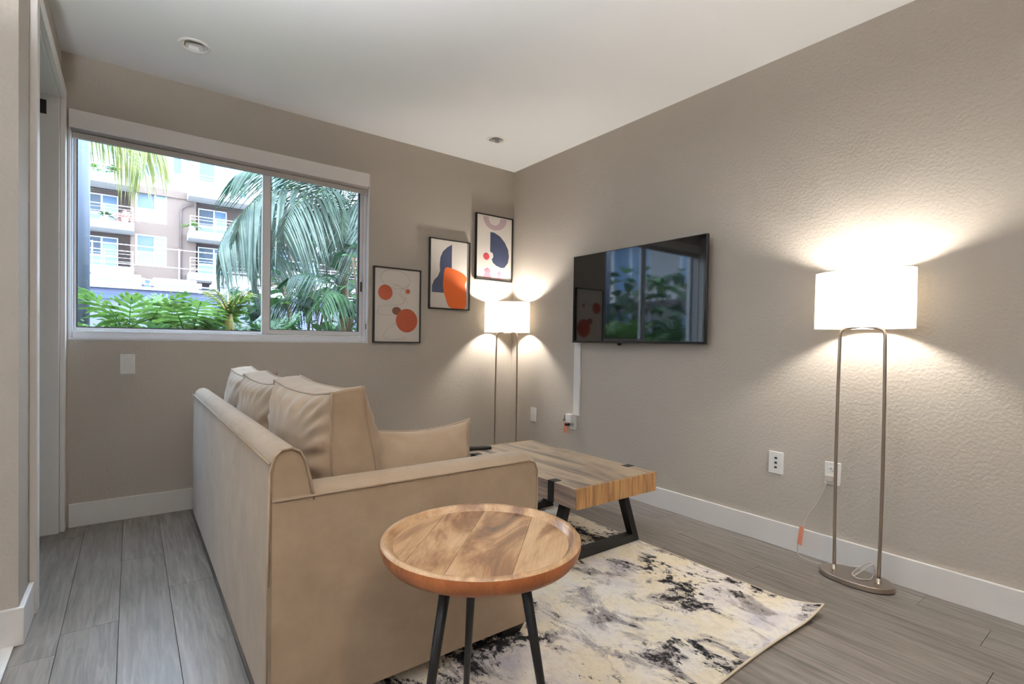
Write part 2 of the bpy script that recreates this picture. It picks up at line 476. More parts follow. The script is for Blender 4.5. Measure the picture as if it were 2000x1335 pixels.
part('gasket', frame_rect(MB(), -1.940, -1.350, 1.080, 2.12, .004, .0425, .062, 'gasket', wr=.010), win)
part('glass_pane', MB().box((-1.936,.053,1.084),(-1.360,.056,2.116), 'window_glass'), f2)
part('latch', MB().box((-1.344,.030,1.37),(-1.334,.0398,1.44), 'black_plastic'), f2, .002)
part('track_stop', MB().box((-1.996,.060,1.034),(-1.988,.0685,1.049), 'black_plastic'), win)
part('jamb_clip', MB().box((wx1-.0125,.012,1.10),(wx1-.0102,.024,1.14), 'gasket'), win)

# unseen windows added for more daylight: far west wall, and hall behind the doorway
w2 = struct('added_window_2', frame_rect(MB(), 0, .80, 1.05, 2.25, .05, 0, .06, 'vinyl_white')); w2.rotation_euler = (0,0,PI/2); w2.location = (XW-.03,-2.35,0)
part('glass_pane', MB().box((.05,.025,1.10),(.75,.03,2.20), 'window_glass'), w2)
w3 = struct('added_window_3', MB().box((-4.75,-1.08,.17),(-4.63,-.10,.20), 'vinyl_white'))
part('glass_pane', MB().box((-4.70,-1.08,.2),(-4.695,-.10,2.3), 'window_glass'), w3)

# roller blind: cassette and rolled cloth
bl = thing('roller_blind', 'white roller blind rolled up in its cassette above the window', 'window blind', (-2.115,-.02,2.11))
def off(o, L): 
    o.location = Vector(o.location)-Vector(L); return o
B0 = (-2.115,-.02,2.11)
off(part('cassette', MB().box((-2.926,-.030,2.112),(-1.308,-.0004,2.204), 'shade_cassette').box((-2.926,-.0004,2.150),(-1.308,.025,2.188), 'shade_cassette'), bl, .003), B0)
off(part('blind_roll', MB().tube([(-2.918,.008,2.118),(-1.312,.008,2.118)], .022, 'blind_fabric', 20), bl), B0)
off(part('bottom_bar', MB().box((-2.915,-.004,2.064),(-1.315,.018,2.094), 'blind_fabric'), bl, .003), B0)
off(part('end_cap', MB().box((-1.3078,-.031,2.110),(-1.3045,-.0004,2.206), 'shade_cassette'), bl, .001), B0)

# ------------------------------------------------------------------ switches and outlets
def plate(kind, label, cat, wallname, u, z, w=.070, h=.115):
    """u: position along the wall; returned thing faces the room"""
    if wallname == 'n': t_ = thing(kind, label, cat, (u, 0, z))
    else: t_ = thing(kind, label, cat, (0, u, z), (0,0,-PI/2))
    part('cover_plate', MB().box((-w/2,-.006,-h/2),(w/2,-.0003,h/2), 'plate_white'), t_, .003)
    return t_
s_ = plate('light_switch', 'white rocker light switch on the wall under the window', 'light switch', 'n', -2.678, .866, .068, .112)
part('rocker', MB().add([(-.0165,-.0062,-.033),(.0165,-.0062,-.033),(.0165,-.0105,.033),(-.0165,-.0105,.033),(-.0165,-.005,-.033),(.0165,-.005,-.033),(.0165,-.005,.033),(-.0165,-.005,.033)],
     [(0,1,2,3),(4,7,6,5),(0,4,5,1),(1,5,6,2),(2,6,7,3),(3,7,4,0)], 'plate_white'), s_)
def sockets(t_, zs):
    for z in zs:
        m = MB().box((-.017,-.0085,z-.014),(.017,-.0055,z+.014), 'plate_white')
        so = part('socket', m, t_, .002)
        part('slot', MB().box((-.008,-.0088,z-.003),(-.0055,-.0084,z+.007), 'dark_slot').box((.0055,-.0088,z-.003),(.008,-.0084,z+.006), 'dark_slot').box((-.002,-.0088,z-.010),(.002,-.0084,z-.007), 'dark_slot'), so)
s_ = plate('power_outlet', 'white outlet mostly hidden behind the far end of the sofa', 'outlet', 'n', -2.33, .432)
sockets(s_, (.022,-.022))
s_ = plate('cable_outlet', 'small white cable plate on the TV wall beside the corner floor lamp', 'outlet', 'e', -.318, .432)
for z in (.012,-.012): part('jack', MB().tube([(0,-.0062,z),(0,-.009,z)], .004, 'cup_white', 10), s_)
s_ = plate('power_outlet', 'white outlet with black plug under the TV cord cover', 'outlet', 'e', -.79, .432)
sockets(s_, (.022,-.022))
# plug adapter and black plug
ad = thing('plug_adapter', 'white plug adapter in the outlet below the TV cord cover', 'plug', (-.009,-.775,.462))
part('adapter_body', MB().box((-.034,-.028,-.034),(0,.030,.030), 'plate_white'), ad, .004)
pc = MB(); pc.box((-.058,-.018,-.055),(-.030,.014,-.036), 'black_plastic')
part('plug_head', pc, ad, .004)
tc_ = MB().tube([(-.045,.016,-.01),(-.050,.035,-.02),(-.02,.055,-.01),(-.012,.062,.012)], .0035, 'black_plastic', 8)
part('plug_cord', tc_, ad)
s_ = plate('data_outlet', 'white three-jack wall plate between the coffee table and the right lamp', 'outlet', 'e', -2.29, .424, .074, .114)
for z in (.024,0,-.024): part('jack', MB().box((-.006,-.0072,z-.005),(.006,-.0058,z+.005), 'dark_slot'), s_)
s_ = plate('power_outlet', 'white outlet behind the left pole of the right floor lamp', 'outlet', 'e', -2.555, .424, .070, .108)
sockets(s_, (.020,-.022))

# ------------------------------------------------------------------ ceiling downlights
def downlight(x, y, lit, label, group):
    t_ = thing('recessed_downlight', label, 'ceiling light', (x, y, H), group=group)
    part('trim_ring', MB().lathe([(.052,.004),(.052,-.001),(.060,-.005),(.068,-.004),(.073,-.0005),(.073,.0)], 'trim_white'), t_)
    part('reflector_cup', MB().lathe([(.052,-.001),(.044,.06),(.034,.12)], 'cup_white'), t_)
    part('lens', MB().cap(.047, .035 if lit else .10, 'downlight_glow' if lit else 'cup_white', down=True), t_)
for i, (x, y) in enumerate(DARK):
    downlight(x, y, False, ['unlit recessed ceiling light above the left half of the window', 'unlit recessed ceiling light close to the far ceiling corner'][i], 'unlit recessed ceiling lights')
for i, (x, y) in enumerate(LIT):
    downlight(x, y, True, ['lit recessed ceiling light just behind the camera', 'lit recessed ceiling light left of the camera'][i], 'lit recessed ceiling lights')

# pendants behind the camera (the photograph shows them mirrored in the window)
def pendant(x, y, label):
    t_ = thing('pendant_lamp', label, 'pendant lamp', (x, y, H), group='white shaded pendant lamps behind the camera')
    part('canopy', MB().lathe([(.0001,-.03),(.05,-.03),(.06,-.0005),(.0001,-.0005)], 'trim_white', n=24), t_)
    part('cord', MB().tube([(0,0,-.03),(0,0,-.26)], .004, 'trim_white', 8), t_)
    part('lamp_shade', MB().lathe([(.24,-.30),(.232,-.38),(.20,-.44),(.12,-.475),(.0001,-.48)], 'pendant_linen', n=48), t_)
    part('socket', MB().tube([(0,0,-.26),(0,0,-.33)], .018, 'trim_white', 12), t_)
    part('light_bulb', MB().lathe([(.0001,-.33),(.02,-.335),(.032,-.36),(.02,-.388),(.0001,-.393)], 'pendant_glow', n=14), t_)
pendant(-2.72, -4.05, 'white shaded pendant lamp left of the other, behind the camera')
pendant(-1.65, -4.25, 'white shaded pendant lamp right of the other, behind the camera')

def uplighter(x, y, label):  # unseen lamps added to brighten the ceiling and the room
    t_ = thing('fill_uplighter', label, 'floor lamp', (x, y, 0), group='uplighters added as fill light out of view')
    part('lamp_base', MB().lathe([(.0001,0),(.14,0),(.14,.015),(.02,.03),(.0001,.03)], 'black_metal', n=32), t_)
    part('pole', MB().tube([(0,0,.03),(0,0,1.58)], .012, 'black_metal', 10), t_)
    part('bowl_shade', MB().lathe([(.0001,1.57),(.07,1.58),(.14,1.63),(.17,1.70),(.168,1.70),(.138,1.632),(.07,1.583),(.0001,1.575)], 'black_metal', n=40), t_)
    part('light_bulb', MB().lathe([(.0001,1.58),(.028,1.60),(.04,1.63),(.028,1.66),(.0001,1.67)], 'fill_torch_glow', n=14), t_)
uplighter(-2.99, -2.78, 'black uplighter added as fill light, unseen left of the camera')
uplighter(-3.9, -5.2, 'black uplighter added as fill light, unseen behind the camera')

# ------------------------------------------------------------------ floor lamps
def oval(a, b, n=64, p=2.0):
    r = []
    for k in range(n):
        t_ = 2*PI*k/n; c, s = math.cos(t_), math.sin(t_)
        r.append((a*math.copysign(abs(c)**(2/p), c), b*math.copysign(abs(s)**(2/p), s)))
    return r
def loft(mb, rings, mat, smooth=True, close=True):
    n = len(rings[0]); vs = [p for r in rings for p in r]; fs = []
    for i in range(len(rings)-1):
        for k in range(n):
            k2 = (k+1) % n; fs.append((i*n+k, i*n+k2, (i+1)*n+k2, (i+1)*n+k))
    mb.add(vs, fs, mat, smooth)
def floor_lamp(loc, rz, label):
    L = thing('floor_lamp', label, 'floor lamp', loc, (0,0,rz), 'twin-pole floor lamps')
    b = MB(); n = 64
    def rg_(*sz): return [[(x,y,z) for x,y in oval(.142*s_, .088*s_, n, 2.1)] for s_, z in sz]
    loft(b, rg_((1,.004),(1,.0225)), 'brushed_nickel'); loft(b, rg_((1,.0225),(.985,.0245)), 'brushed_nickel'); loft(b, rg_((.985,.0245),(.3,.0246),(.001,.0246)), 'brushed_nickel')
    part('lamp_base', b, L)
    b = MB(); loft(b, [[(x,y,z) for x,y in oval(.142*s_, .088*s_, n, 2.1)] for s_, z in ((.001,.0005),(.93,.0005),(.93,.0035))], 'black_plastic'); part('base_pad', b, L)
    for s in (-1,1):
        pts = [(s*.085,0,.0245)]+[(s*(.085+.0045*math.sin(PI*t_/8)),0,.0245+t_*.1305) for t_ in range(1,9)]+[(s*.083,0,1.085),(s*.076,0,1.097),(s*.060,0,1.105),(s*.02,0,1.112),(0,0,1.114)]
        po = part('pole', MB().tube(pts, .0068, 'brushed_nickel', 14), L)
        part('collar', MB().lathe([(.0068,.045),(.0095,.044),(.0095,.0255),(.012,.0245)], 'brushed_nickel', (s*.0852,0,0), 18), L)
    z0, z1, a, bb = 1.105, 1.352, .187, .110
    sh = MB(); loft(sh, [[(x,y,z) for x,y in oval(a*f, bb*f, 72, 2.1)] for z, f in ((z0,1.0),(z0+.06,.999),(z0+.12,.998),(z1,.995))], 'lamp_linen')
    sd = part('lamp_shade', sh, L)
    part('shade_rim', MB().tube([(x*.998,y*.998,z1) for x,y in oval(a*.995,bb*.995,72,2.1)], .0016, 'trim_white', 6, True), sd)
    part('shade_rim', MB().tube([(x,y,z0) for x,y in oval(a,bb,72,2.1)], .0016, 'trim_white', 6, True), sd)
    part('shade_spider', MB().tube([(-.178,0,1.345),(.178,0,1.345)], .002, 'brushed_nickel', 6).tube([(0,-.105,1.345),(0,.105,1.345)], .002, 'brushed_nickel', 6).tube([(0,0,1.345),(0,0,1.362)], .0045, 'brushed_nickel', 8), sd)
    part('socket', MB().tube([(0,0,1.11),(0,0,1.205)], .013, 'brushed_nickel', 12), L)
    bulb = MB(); prof = [(.012,0),(.014,.01),(.024,.03),(.030,.05),(.028,.066),(.018,.080),(.004,.085)]
    bulb.lathe(prof, 'bulb_glow', (0,0,1.205), 16); bulb.cap(.004,.085,'bulb_glow',(0,0,1.205),16); part('light_bulb', bulb, L)
    return L
lampR = floor_lamp((-.122,-2.700,0), PI/2, 'lit floor lamp with twin nickel poles and white oval shade, by the right wall')
lampC = floor_lamp((-.178,-.168,0), -PI/4, 'lit floor lamp with twin nickel poles standing in the far corner behind the coffee table')
# cords
cd = thing('lamp_cord', 'thin clear lamp cord with orange tag hanging from the outlet at the right lamp', 'cord', (-.02,-2.54,.38))
def path(mb, pts, r, mat, n=8, sub=6):
    P_ = [Vector(p) for p in pts]; out_ = []
    for i in range(len(P_)-1):
        p0 = P_[max(i-1,0)]; p1 = P_[i]; p2 = P_[i+1]; p3 = P_[min(i+2,len(P_)-1)]
        for k in range(sub):
            t_ = k/sub; out_.append(.5*((2*p1)+(-p0+p2)*t_+(2*p0-5*p1+4*p2-p3)*t_*t_+(-p0+3*p1-3*p2+p3)*t_**3))
    out_.append(P_[-1]); return mb.tube(out_, r, mat, n)
CB = (-.02,-2.54,.38)
off(part('plug_head', MB().box((-.032,-2.565,.386),(-.0095,-2.53,.418), 'cord_clear'), cd, .005), CB)
off(part('cord_run', path(MB(), [(-.030,-2.54,.386),(-.034,-2.525,.33),(-.03,-2.50,.27),(-.035,-2.46,.20),(-.045,-2.44,.12),(-.05,-2.425,.04),(-.06,-2.44,.006),(-.075,-2.52,.005),(-.04,-2.60,.012),(-.032,-2.68,.03)], .0022, 'cord_clear'), cd), CB)
off(part('warning_tag', MB().add([(-.048,-2.452,.145),(-.048,-2.432,.150),(-.052,-2.424,.06),(-.052,-2.445,.055)], [(0,1,2,3)], 'orange_tag').add([(-.049,-2.452,.145),(-.049,-2.432,.150),(-.053,-2.424,.06),(-.053,-2.445,.055)], [(3,2,1,0)], 'orange_tag'), cd), CB)
cc = thing('coiled_cord', 'bunched clear cord lying on the right lamp base beside its pole', 'cord', (-.10,-2.73,.03))
off(part('cord_loop', path(MB(), [(-.15,-2.70,.028),(-.12,-2.72,.05),(-.10,-2.755,.085),(-.095,-2.76,.055),(-.11,-2.755,.028),(-.14,-2.745,.028),(-.16,-2.72,.03),(-.13,-2.69,.032),(-.10,-2.71,.06),(-.09,-2.75,.09),(-.088,-2.765,.03)], .0024, 'cord_clear'), cc), (-.10,-2.73,.03))
ct = thing('warning_tag', 'orange paper tag hanging on the wall beside the outlet under the TV', 'tag', (-.02,-.735,.40))
off(part('tag_paper', MB().box((-.0275,-.748,.345),(-.0268,-.712,.425), 'orange_tag'), ct), (-.02,-.735,.40))
off(part('tag_string', path(MB(), [(-.040,-.765,.425),(-.034,-.745,.432),(-.0272,-.730,.424)], .0012, 'cord_clear', 6), ct), (-.02,-.735,.40))

# ------------------------------------------------------------------ TV and cord cover
tv = thing('television', 'black flat-screen television mounted on the right wall', 'television', (0,-1.372,1.34))
TB = (0,-1.372,1.34)
off(part('tv_case', MB().box((-.068,-1.913,1.028),(-.046,-.832,1.654), 'tv_body').box((-.047,-1.75,1.05),(-.018,-1.0,1.40), 'tv_body'), tv, .003), TB)
off(part('screen', MB().box((-.0705,-1.907,1.041),(-.0682,-.838,1.649), 'tv_screen'), tv, .0008, 1), TB)
off(part('lower_bezel', MB().box((-.0710,-1.911,1.029),(-.0682,-.834,1.040), 'tv_body'), tv, .001), TB)
off(part('sensor_housing', MB().prism([(-1.290,1.0275),(-1.262,1.0275),(-1.270,1.012),(-1.282,1.012)], 'x', -.070, -.052, 'black_plastic'), tv), TB)
off(part('wall_bracket', MB().box((-.018,-1.55,1.18),(-.0003,-1.20,1.48), 'black_metal'), tv), TB)
tag(part('cord_cover', MB().box((-.018,-.862,.486),(-.0003,-.800,1.03), 'trim_white'), None, .004), 'white vertical cord cover running down the wall from the TV', 'cord cover')

# ------------------------------------------------------------------ pictures
def disc(cx, cz, rx, rz, n=40, a0=0, a1=2*PI): return [(cx+rx*math.cos(a0+(a1-a0)*k/n), cz+rz*math.sin(a0+(a1-a0)*k/n)) for k in range(n if a1-a0 > 6.2 else n+1)]
def picture(x0, x1, z0, z1, label, shapes, lines=()):
    cx, cz = (x0+x1)/2, (z0+z1)/2; w, h = x1-x0, z1-z0
    t_ = thing('framed_print', label, 'picture', (cx, 0, cz), group='framed abstract prints stepping up the window wall')
    fr_ = MB(); frame_rect(fr_, -w/2, w/2, -h/2, h/2, .009, -.024, -.0005, 'black_plastic'); part('picture_frame', fr_, t_, .001)
    part('print_paper', MB().box((-w/2+.009,-.014,-h/2+.009),(w/2-.009,-.010,h/2-.009), 'art_paper'), t_)
    y = -.0142
    iw, ih = w-.018, h-.018
    for poly, mat in shapes:
        pts = [((u-.5)*iw, (.5-v)*ih) for u, v in poly]
        n = len(pts); m = MB()
        m.add([(p[0],y,p[1]) for p in pts]+[(p[0],y+.0002,p[1]) for p in pts], [tuple(range(n)), tuple(range(2*n-1,n-1,-1))]+[(i,(i+1)%n,(i+1)%n+n,i+n) for i in range(n)], mat)
        part('printed_shape', m, t_); y -= .0003
    for pts in lines:
        m = MB(); P3 = [((u-.5)*iw, -.0144, (.5-v)*ih) for u, v in pts]; path(m, P3, .0007, 'ink_line', 4, 5); part('printed_line', m, t_)
    return t_
def smooth(pts, sub=6, closed=True):
    P_ = [Vector((p[0],p[1])) for p in pts]; N = len(P_); out_ = []
    for i in range(N):
        p0,p1,p2,p3 = P_[(i-1)%N],P_[i],P_[(i+1)%N],P_[(i+2)%N]
        for k in range(sub):
            t_ = k/sub; q = .5*((2*p1)+(-p0+p2)*t_+(2*p0-5*p1+4*p2-p3)*t_*t_+(-p0+3*p1-3*p2+p3)*t_**3); out_.append((q.x,q.y))
    return out_
picture(-1.265,-.890,1.006,1.560, 'lowest framed print: rust and brown circles with thin loops', [
    (disc(.23,.33,.155,.105), 'ink_rust'), (disc(.73,.295,.05,.034), 'ink_rust'), (disc(.48,.575,.10,.055), 'ink_brown'), (disc(.71,.705,.245,.165), 'ink_rust')],
   [[(.12,.10),(.25,.03),(.5,.02),(.70,.07),(.78,.16),(.70,.24),(.5,.27),(.28,.24),(.14,.16),(.12,.10)],
    [(.40,.21),(.58,.24),(.68,.32),(.66,.42),(.58,.48),(.35,.50),(.12,.52),(.08,.58),(.10,.63),(.45,.64)],
    [(.76,.20),(.60,.27),(.55,.35),(.62,.41),(.74,.45)], [(.78,.38),(.66,.40),(.58,.34)],
    [(.45,.74),(.30,.82),(.20,.92),(.30,.97),(.6,.965),(.68,.93)]])
picture(-.820,-.451,1.276,1.828, 'middle framed print: navy shape behind a large orange shape', [
    ([(.545,.05),(.545,.44),(.40,.44),(.36,.62),(.36,.775),(.045,.775),(.05,.68),(.10,.60),(.19,.54),(.245,.46),(.235,.36),(.25,.26),(.31,.17),(.42,.10)], 'ink_navy'),
    (smooth([(.39,.40),(.62,.415),(.86,.47),(.955,.54),(.90,.63),(.935,.76),(.90,.99),(.52,.99),(.40,.86),(.33,.70),(.335,.54)], 4), 'ink_orange')])
picture(-.398,-.022,1.541,2.088, 'highest framed print: navy crescent, red dot and mauve ring', [
    ([(.17,.015),(.19,.09),(.27,.165),(.38,.205),(.52,.215),(.66,.195),(.77,.15),(.83,.085),(.85,.015),(.66,.015),(.65,.075),(.58,.125),(.49,.14),(.40,.125),(.34,.08),(.33,.015)], 'ink_mauve'),
    ([(.38,.25),(.50,.255),(.66,.30),(.80,.385),(.90,.49),(.93,.60),(.90,.71),(.80,.79),(.70,.80),(.56,.775),(.46,.73),(.43,.68),(.475,.64),(.46,.585),(.38,.56)], 'ink_navy'),
    (disc(.275,.645,.085,.055), 'ink_red'),
    ([(.32,.82),(.40,.86),(.385,.90),(.43,.985),(.19,.985),(.24,.90),(.21,.86)], 'ink_pink'), ([(.66,.855),(.70,.89),(.68,.93),(.73,.985),(.56,.985),(.61,.93),(.59,.89)], 'ink_pink')])

# ------------------------------------------------------------------ rug
rug = MB(); NX, NY = 60, 80
x0, x1, y0, y1 = -2.14, -.555, -2.742, -.62
def rugz(x, y):
    d = math.hypot(max(0, .26-(x1-x)), 0); e = max(0, .20-(y-y0))
    a = max(0, 1-((x1-x)+(y-y0))/.20)
    return .0085 + .036*a*a + .006*max(0, 1-(y-y0)/.05)*max(0, 1-abs((x1-x)-.2)/.4)
vs = []; top = []
for j in range(NY+1):
    for i in range(NX+1):
        u = (i/NX); v_ = (j/NY); x = x0+(x1-x0)*(1-(1-u)**1.6); y = y0+(y1-y0)*v_**1.6
        yb = y + (1-v_)**8*(.018*math.sin(max(0,min(1,(x1-x)/.9))*PI))
        vs.append((x, yb, rugz(x, y)))
fs = [(j*(NX+1)+i, j*(NX+1)+i+1, (j+1)*(NX+1)+i+1, (j+1)*(NX+1)+i) for j in range(NY) for i in range(NX)]
rug.add(vs, fs, 'rug_print', True)
nb = len(vs)
rug.add([(p[0],p[1],max(.0008,p[2]-.0075)) for p in vs], [tuple(reversed(f)) for f in fs], 'rug_edge', True)
brd = [i for i in range(NX+1)] + [j*(NX+1)+NX for j in range(1,NY+1)] + [NY*(NX+1)+i for i in range(NX-1,-1,-1)] + [j*(NX+1) for j in range(NY-1,0,-1)]
rg = thing('area_rug', 'cream, grey and black distressed rug under the coffee table', 'rug', (-1.35,-1.68,0))
for a, b in zip(brd, brd[1:]+brd[:1]):
    rug.f.append([a, b, b+nb, a+nb]); rug.mi.append(rug._m('rug_edge')); rug.sm.append(False)
off(part('rug_pile', rug, rg), (-1.35,-1.68,0))
bnd = MB().tube([(vs[i][0], vs[i][1], vs[i][2]-.003) for i in brd], .0042, 'rug_edge', 6, True)
off(part('rug_binding', bnd, rg), (-1.35,-1.68,0))

# ------------------------------------------------------------------ sofa
SB = (-1.95,-1.22,0)
sofa = thing('sofa', 'beige upholstered sofa seen from behind, with piped edges', 'sofa', SB)
FZ = .0
def spart(name, mb, bevel=0, seg=3, parent=None): return off(part(name, mb, parent or sofa, bevel, seg), SB if not parent else (0,0,0))
backp = [(-2.385,.055),(-2.388,.40),(-2.384,.69),(-2.376,.722),(-2.358,.738),(-2.335,.741),(-2.314,.731),(-2.300,.705),(-2.288,.655),(-2.279,.60),(-2.262,.50),(-2.25,.30),(-2.25,.055)]
spart('back_frame', MB().prism(backp, 'y', -2.186, -.254, 'sofa_velvet', True), .006)
armp = [(-2.380,.050),(-1.560,.050),(-1.540,.20),(-1.524,.42),(-1.522,.57),(-1.530,.598),(-1.550,.612),(-2.380,.612)]
def arm(ya, yb, yo):
    # rounded armrest: outline extruded, top slightly domed
    m = MB(); n = len(armp); secs = []
    for k in range(9):
        t_ = k/8; y = ya+(yb-ya)*t_; dome = .022*math.sin(PI*t_)**.6
        secs.append([(x, y, z+(dome if z > .59 else (dome*.5 if z > .56 else 0))) for x, z in armp])
    vs_ = [p for s in secs for p in s]; fs_ = [(i*n+k, i*n+(k+1)%n, (i+1)*n+(k+1)%n, (i+1)*n+k) for i in range(8) for k in range(n)]
    fs_ += [tuple(range(n)), tuple(range(9*n-1, 8*n-1, -1))]
    m.add(vs_, fs_[:8*n], 'sofa_velvet', True).add(vs_[:n]+vs_[8*n:], [tuple(range(n)), tuple(range(2*n-1,n-1,-1))], 'sofa_velvet')
    a_ = spart('armrest', m)
    pip = [(-2.378,yo,.612),(-2.0,yo,.6125),(-1.56,yo,.612),(-1.536,yo,.603),(-1.523,yo,.575),(-1.522,yo,.42),(-1.538,yo,.20),(-1.558,yo,.052)]
    spart('arm_piping', MB().tube(pip, .0035, 'piping_fabric', 8))
arm(-2.192,-2.070,-2.193); arm(-.370,-.248,-.247)
# piping along the back's outline
pe = [(x,-2.190,z) for x, z in backp[1:10]]
spart('back_piping', MB().tube(pe, .0035, 'piping_fabric', 8).tube([(-2.389,-2.190,.055),(-2.390,-2.190,.40),(-2.386,-2.190,.69)], .003, 'piping_fabric', 8))
spart('back_piping', MB().tube([(-2.386,-2.186,.706),(-2.386,-.254,.706)], .003, 'piping_fabric', 8))
spart('seat_base', MB().box((-2.25,-2.069,.055),(-1.575,-.371,.30), 'sofa_velvet'), .012)
for y in (-2.066,-1.2175):
    spart('seat_cushion', MB().box((-2.255,y,.302),(-1.545,y+.845,.452), 'sofa_velvet'), .03)
for (x, y) in ((-1.655,-2.18),(-1.655,-.34),(-2.35,-2.18),(-2.35,-.34)):
    zt = .05; f_ = MB()
    b_ = [(x+.012,y+.01),(x+.085,y+.01),(x+.085,y+.075),(x+.012,y+.075)]; t2 = [(x,y),(x+.105,y),(x+.105,y+.085),(x,y+.085)]
    zf = .0095 if x > -2.2 else .0005
    if x < -2.2: zf = .0095 if x+.02 > -2.14 else .0005
    f_.add([(p[0],p[1],zf) for p in b_]+[(p[0],p[1],.052) for p in t2], [(3,2,1,0),(4,5,6,7),(0,1,5,4),(1,2,6,5),(2,3,7,6),(3,0,4,7)], 'black_plastic')
    spart('sofa_foot', f_, .002)

def cushion_mesh(w, h, t0, bulge, mat='sofa_velvet', ear=.018, seed=0, wrinkle=.0065, n=56, boxed=True, sag=.02):
    """boxed back cushion: local x = width, z = height (0..h), y = thickness"""
    rr = random.Random(seed); ph = [rr.random()*6.28 for _ in range(6)]
    def outline(s):   # s 0..4 around the square, returns (u,v) in -1..1 with ears
        k = int(s) % 4; f = s-int(s); a = -1+2*f
        u, v = ((a,-1),(1,a),(-a,1),(-1,-a))[k]
        pinch = 1-.045*(1-a*a) if k in (0,1,3) else 1-.06*(1-a*a)
        if k in (1,3): u *= pinch
        else: v *= pinch
        return u, v
    N = n*4; R_ = 14
    def P(u, v, y, side):
        x = u*(w/2+ear*max(0,abs(u)+abs(v)-1.5)*2*.5); z = h/2+v*(h/2+ear*max(0,abs(u)+abs(v)-1.5)*2*.5)
        return (x, y, z)
    def halft(u, v): # half thickness of the boxing, thinner at the top
        return t0/2*(1-.28*max(0,v))
    def face(side):
        rings = []
        for r in range(R_+1):
            q = 1-r/R_; ring = []
            for k in range(N):
                s = 4*k/N; u, v = outline(s); uu, vv = u*q, v*q
                d = (1-q)
                b = bulge*(max(0,1-uu*uu)*max(0,1-vv*vv))**.5*min(1,(1-q)*12)**.5
                b *= (1+.18*noise.noise(Vector((uu*1.3+seed, vv*1.3, side*3))))
                wr = wrinkle*math.sin(s*math.pi*11+ph[0]+1.9*math.sin(s*5+ph[1]))*math.exp(-((d-.13)/.13)**2)*(1 if vv > -.4 else .5)*(.35 if side > 0 else 1)
                wr += wrinkle*.5*noise.noise(Vector((uu*5+seed*3, vv*5, side)))
                ring.append(P(uu, vv, side*(halft(uu,vv)+b+wr*(1 if d > .01 else 0)), side))
            rings.append(ring)
        return rings
    m = MB()
    F = face(1); B = face(-1)
    for rings in (F, B):
        vs_ = [p for r in rings for p in r]; fs_ = [(i*N+k, i*N+(k+1)%N, (i+1)*N+(k+1)%N, (i+1)*N+k) for i in range(R_-1) for k in range(N)]
        c = len(vs_)-N; fs_ += [(( R_-1)*N+k, (R_-1)*N+(k+1)%N, c) for k in range(N)]
        m.add(vs_, fs_, mat, True)
    # boxing panel
    Q = 6; vs_ = []
    for q in range(Q+1):
        t_ = q/Q
        for k in range(N):
            a = Vector(F[0][k]); b = Vector(B[0][k]); p = a.lerp(b, t_)
            s = 4*k/N; cpt = Vector((0,p.y,h/2)); dirv = (p-cpt).normalized()
            p += dirv*(.006*math.sin(PI*t_)*(1+.8*noise.noise(Vector((s*4+seed, t_*2, 1)))))
            vs_.append(tuple(p))
    m.add(vs_, [(i*N+k, i*N+(k+1)%N, (i+1)*N+(k+1)%N, (i+1)*N+k) for i in range(Q) for k in range(N)], mat, True)
    pf = [F[0][k] for k in range(0, N, 2)]; pb = [B[0][k] for k in range(0, N, 2)]
    return m, pf, pb
def weld(me):
    bm = bmesh.new(); bm.from_mesh(me); bmesh.ops.remove_doubles(bm, verts=bm.verts, dist=.00005); bmesh.ops.recalc_face_normals(bm, faces=bm.faces)
    bm.to_mesh(me); bm.free()
def back_cushion(loc, rz, lean, label, seed, w=.575, h=.425):
    m, pf, pb = cushion_mesh(w, h, .135, .075, seed=seed)
    t_ = thing('back_cushion', label, 'cushion', loc, group='boxed back cushions on the sofa')
    t_.rotation_euler = (lean, 0, rz)
    o = part('cushion_cover', m, t_); weld(o.data)
    for pp in (pf, pb): part('cushion_piping', MB().tube(pp, .0042, 'piping_fabric', 7, True), t_)
# local +y (front) must face world +x -> rotate -90 deg about z ; lean the top backwards
def put_cushion(yc, xc, label, seed, rz, hz=.425, lean=.13):
    back_cushion((xc, yc, .440), -PI/2+rz, lean, label, seed, h=hz)
put_cushion(-1.755, -2.105, 'nearest of three beige boxed cushions along the sofa back', 3, .055, .425)
put_cushion(-1.195, -2.125, 'middle of three beige boxed cushions along the sofa back', 8, .04, .415)
put_cushion(-.650, -2.105, 'farthest of three beige boxed cushions, next to the window wall', 12, .02, .41)
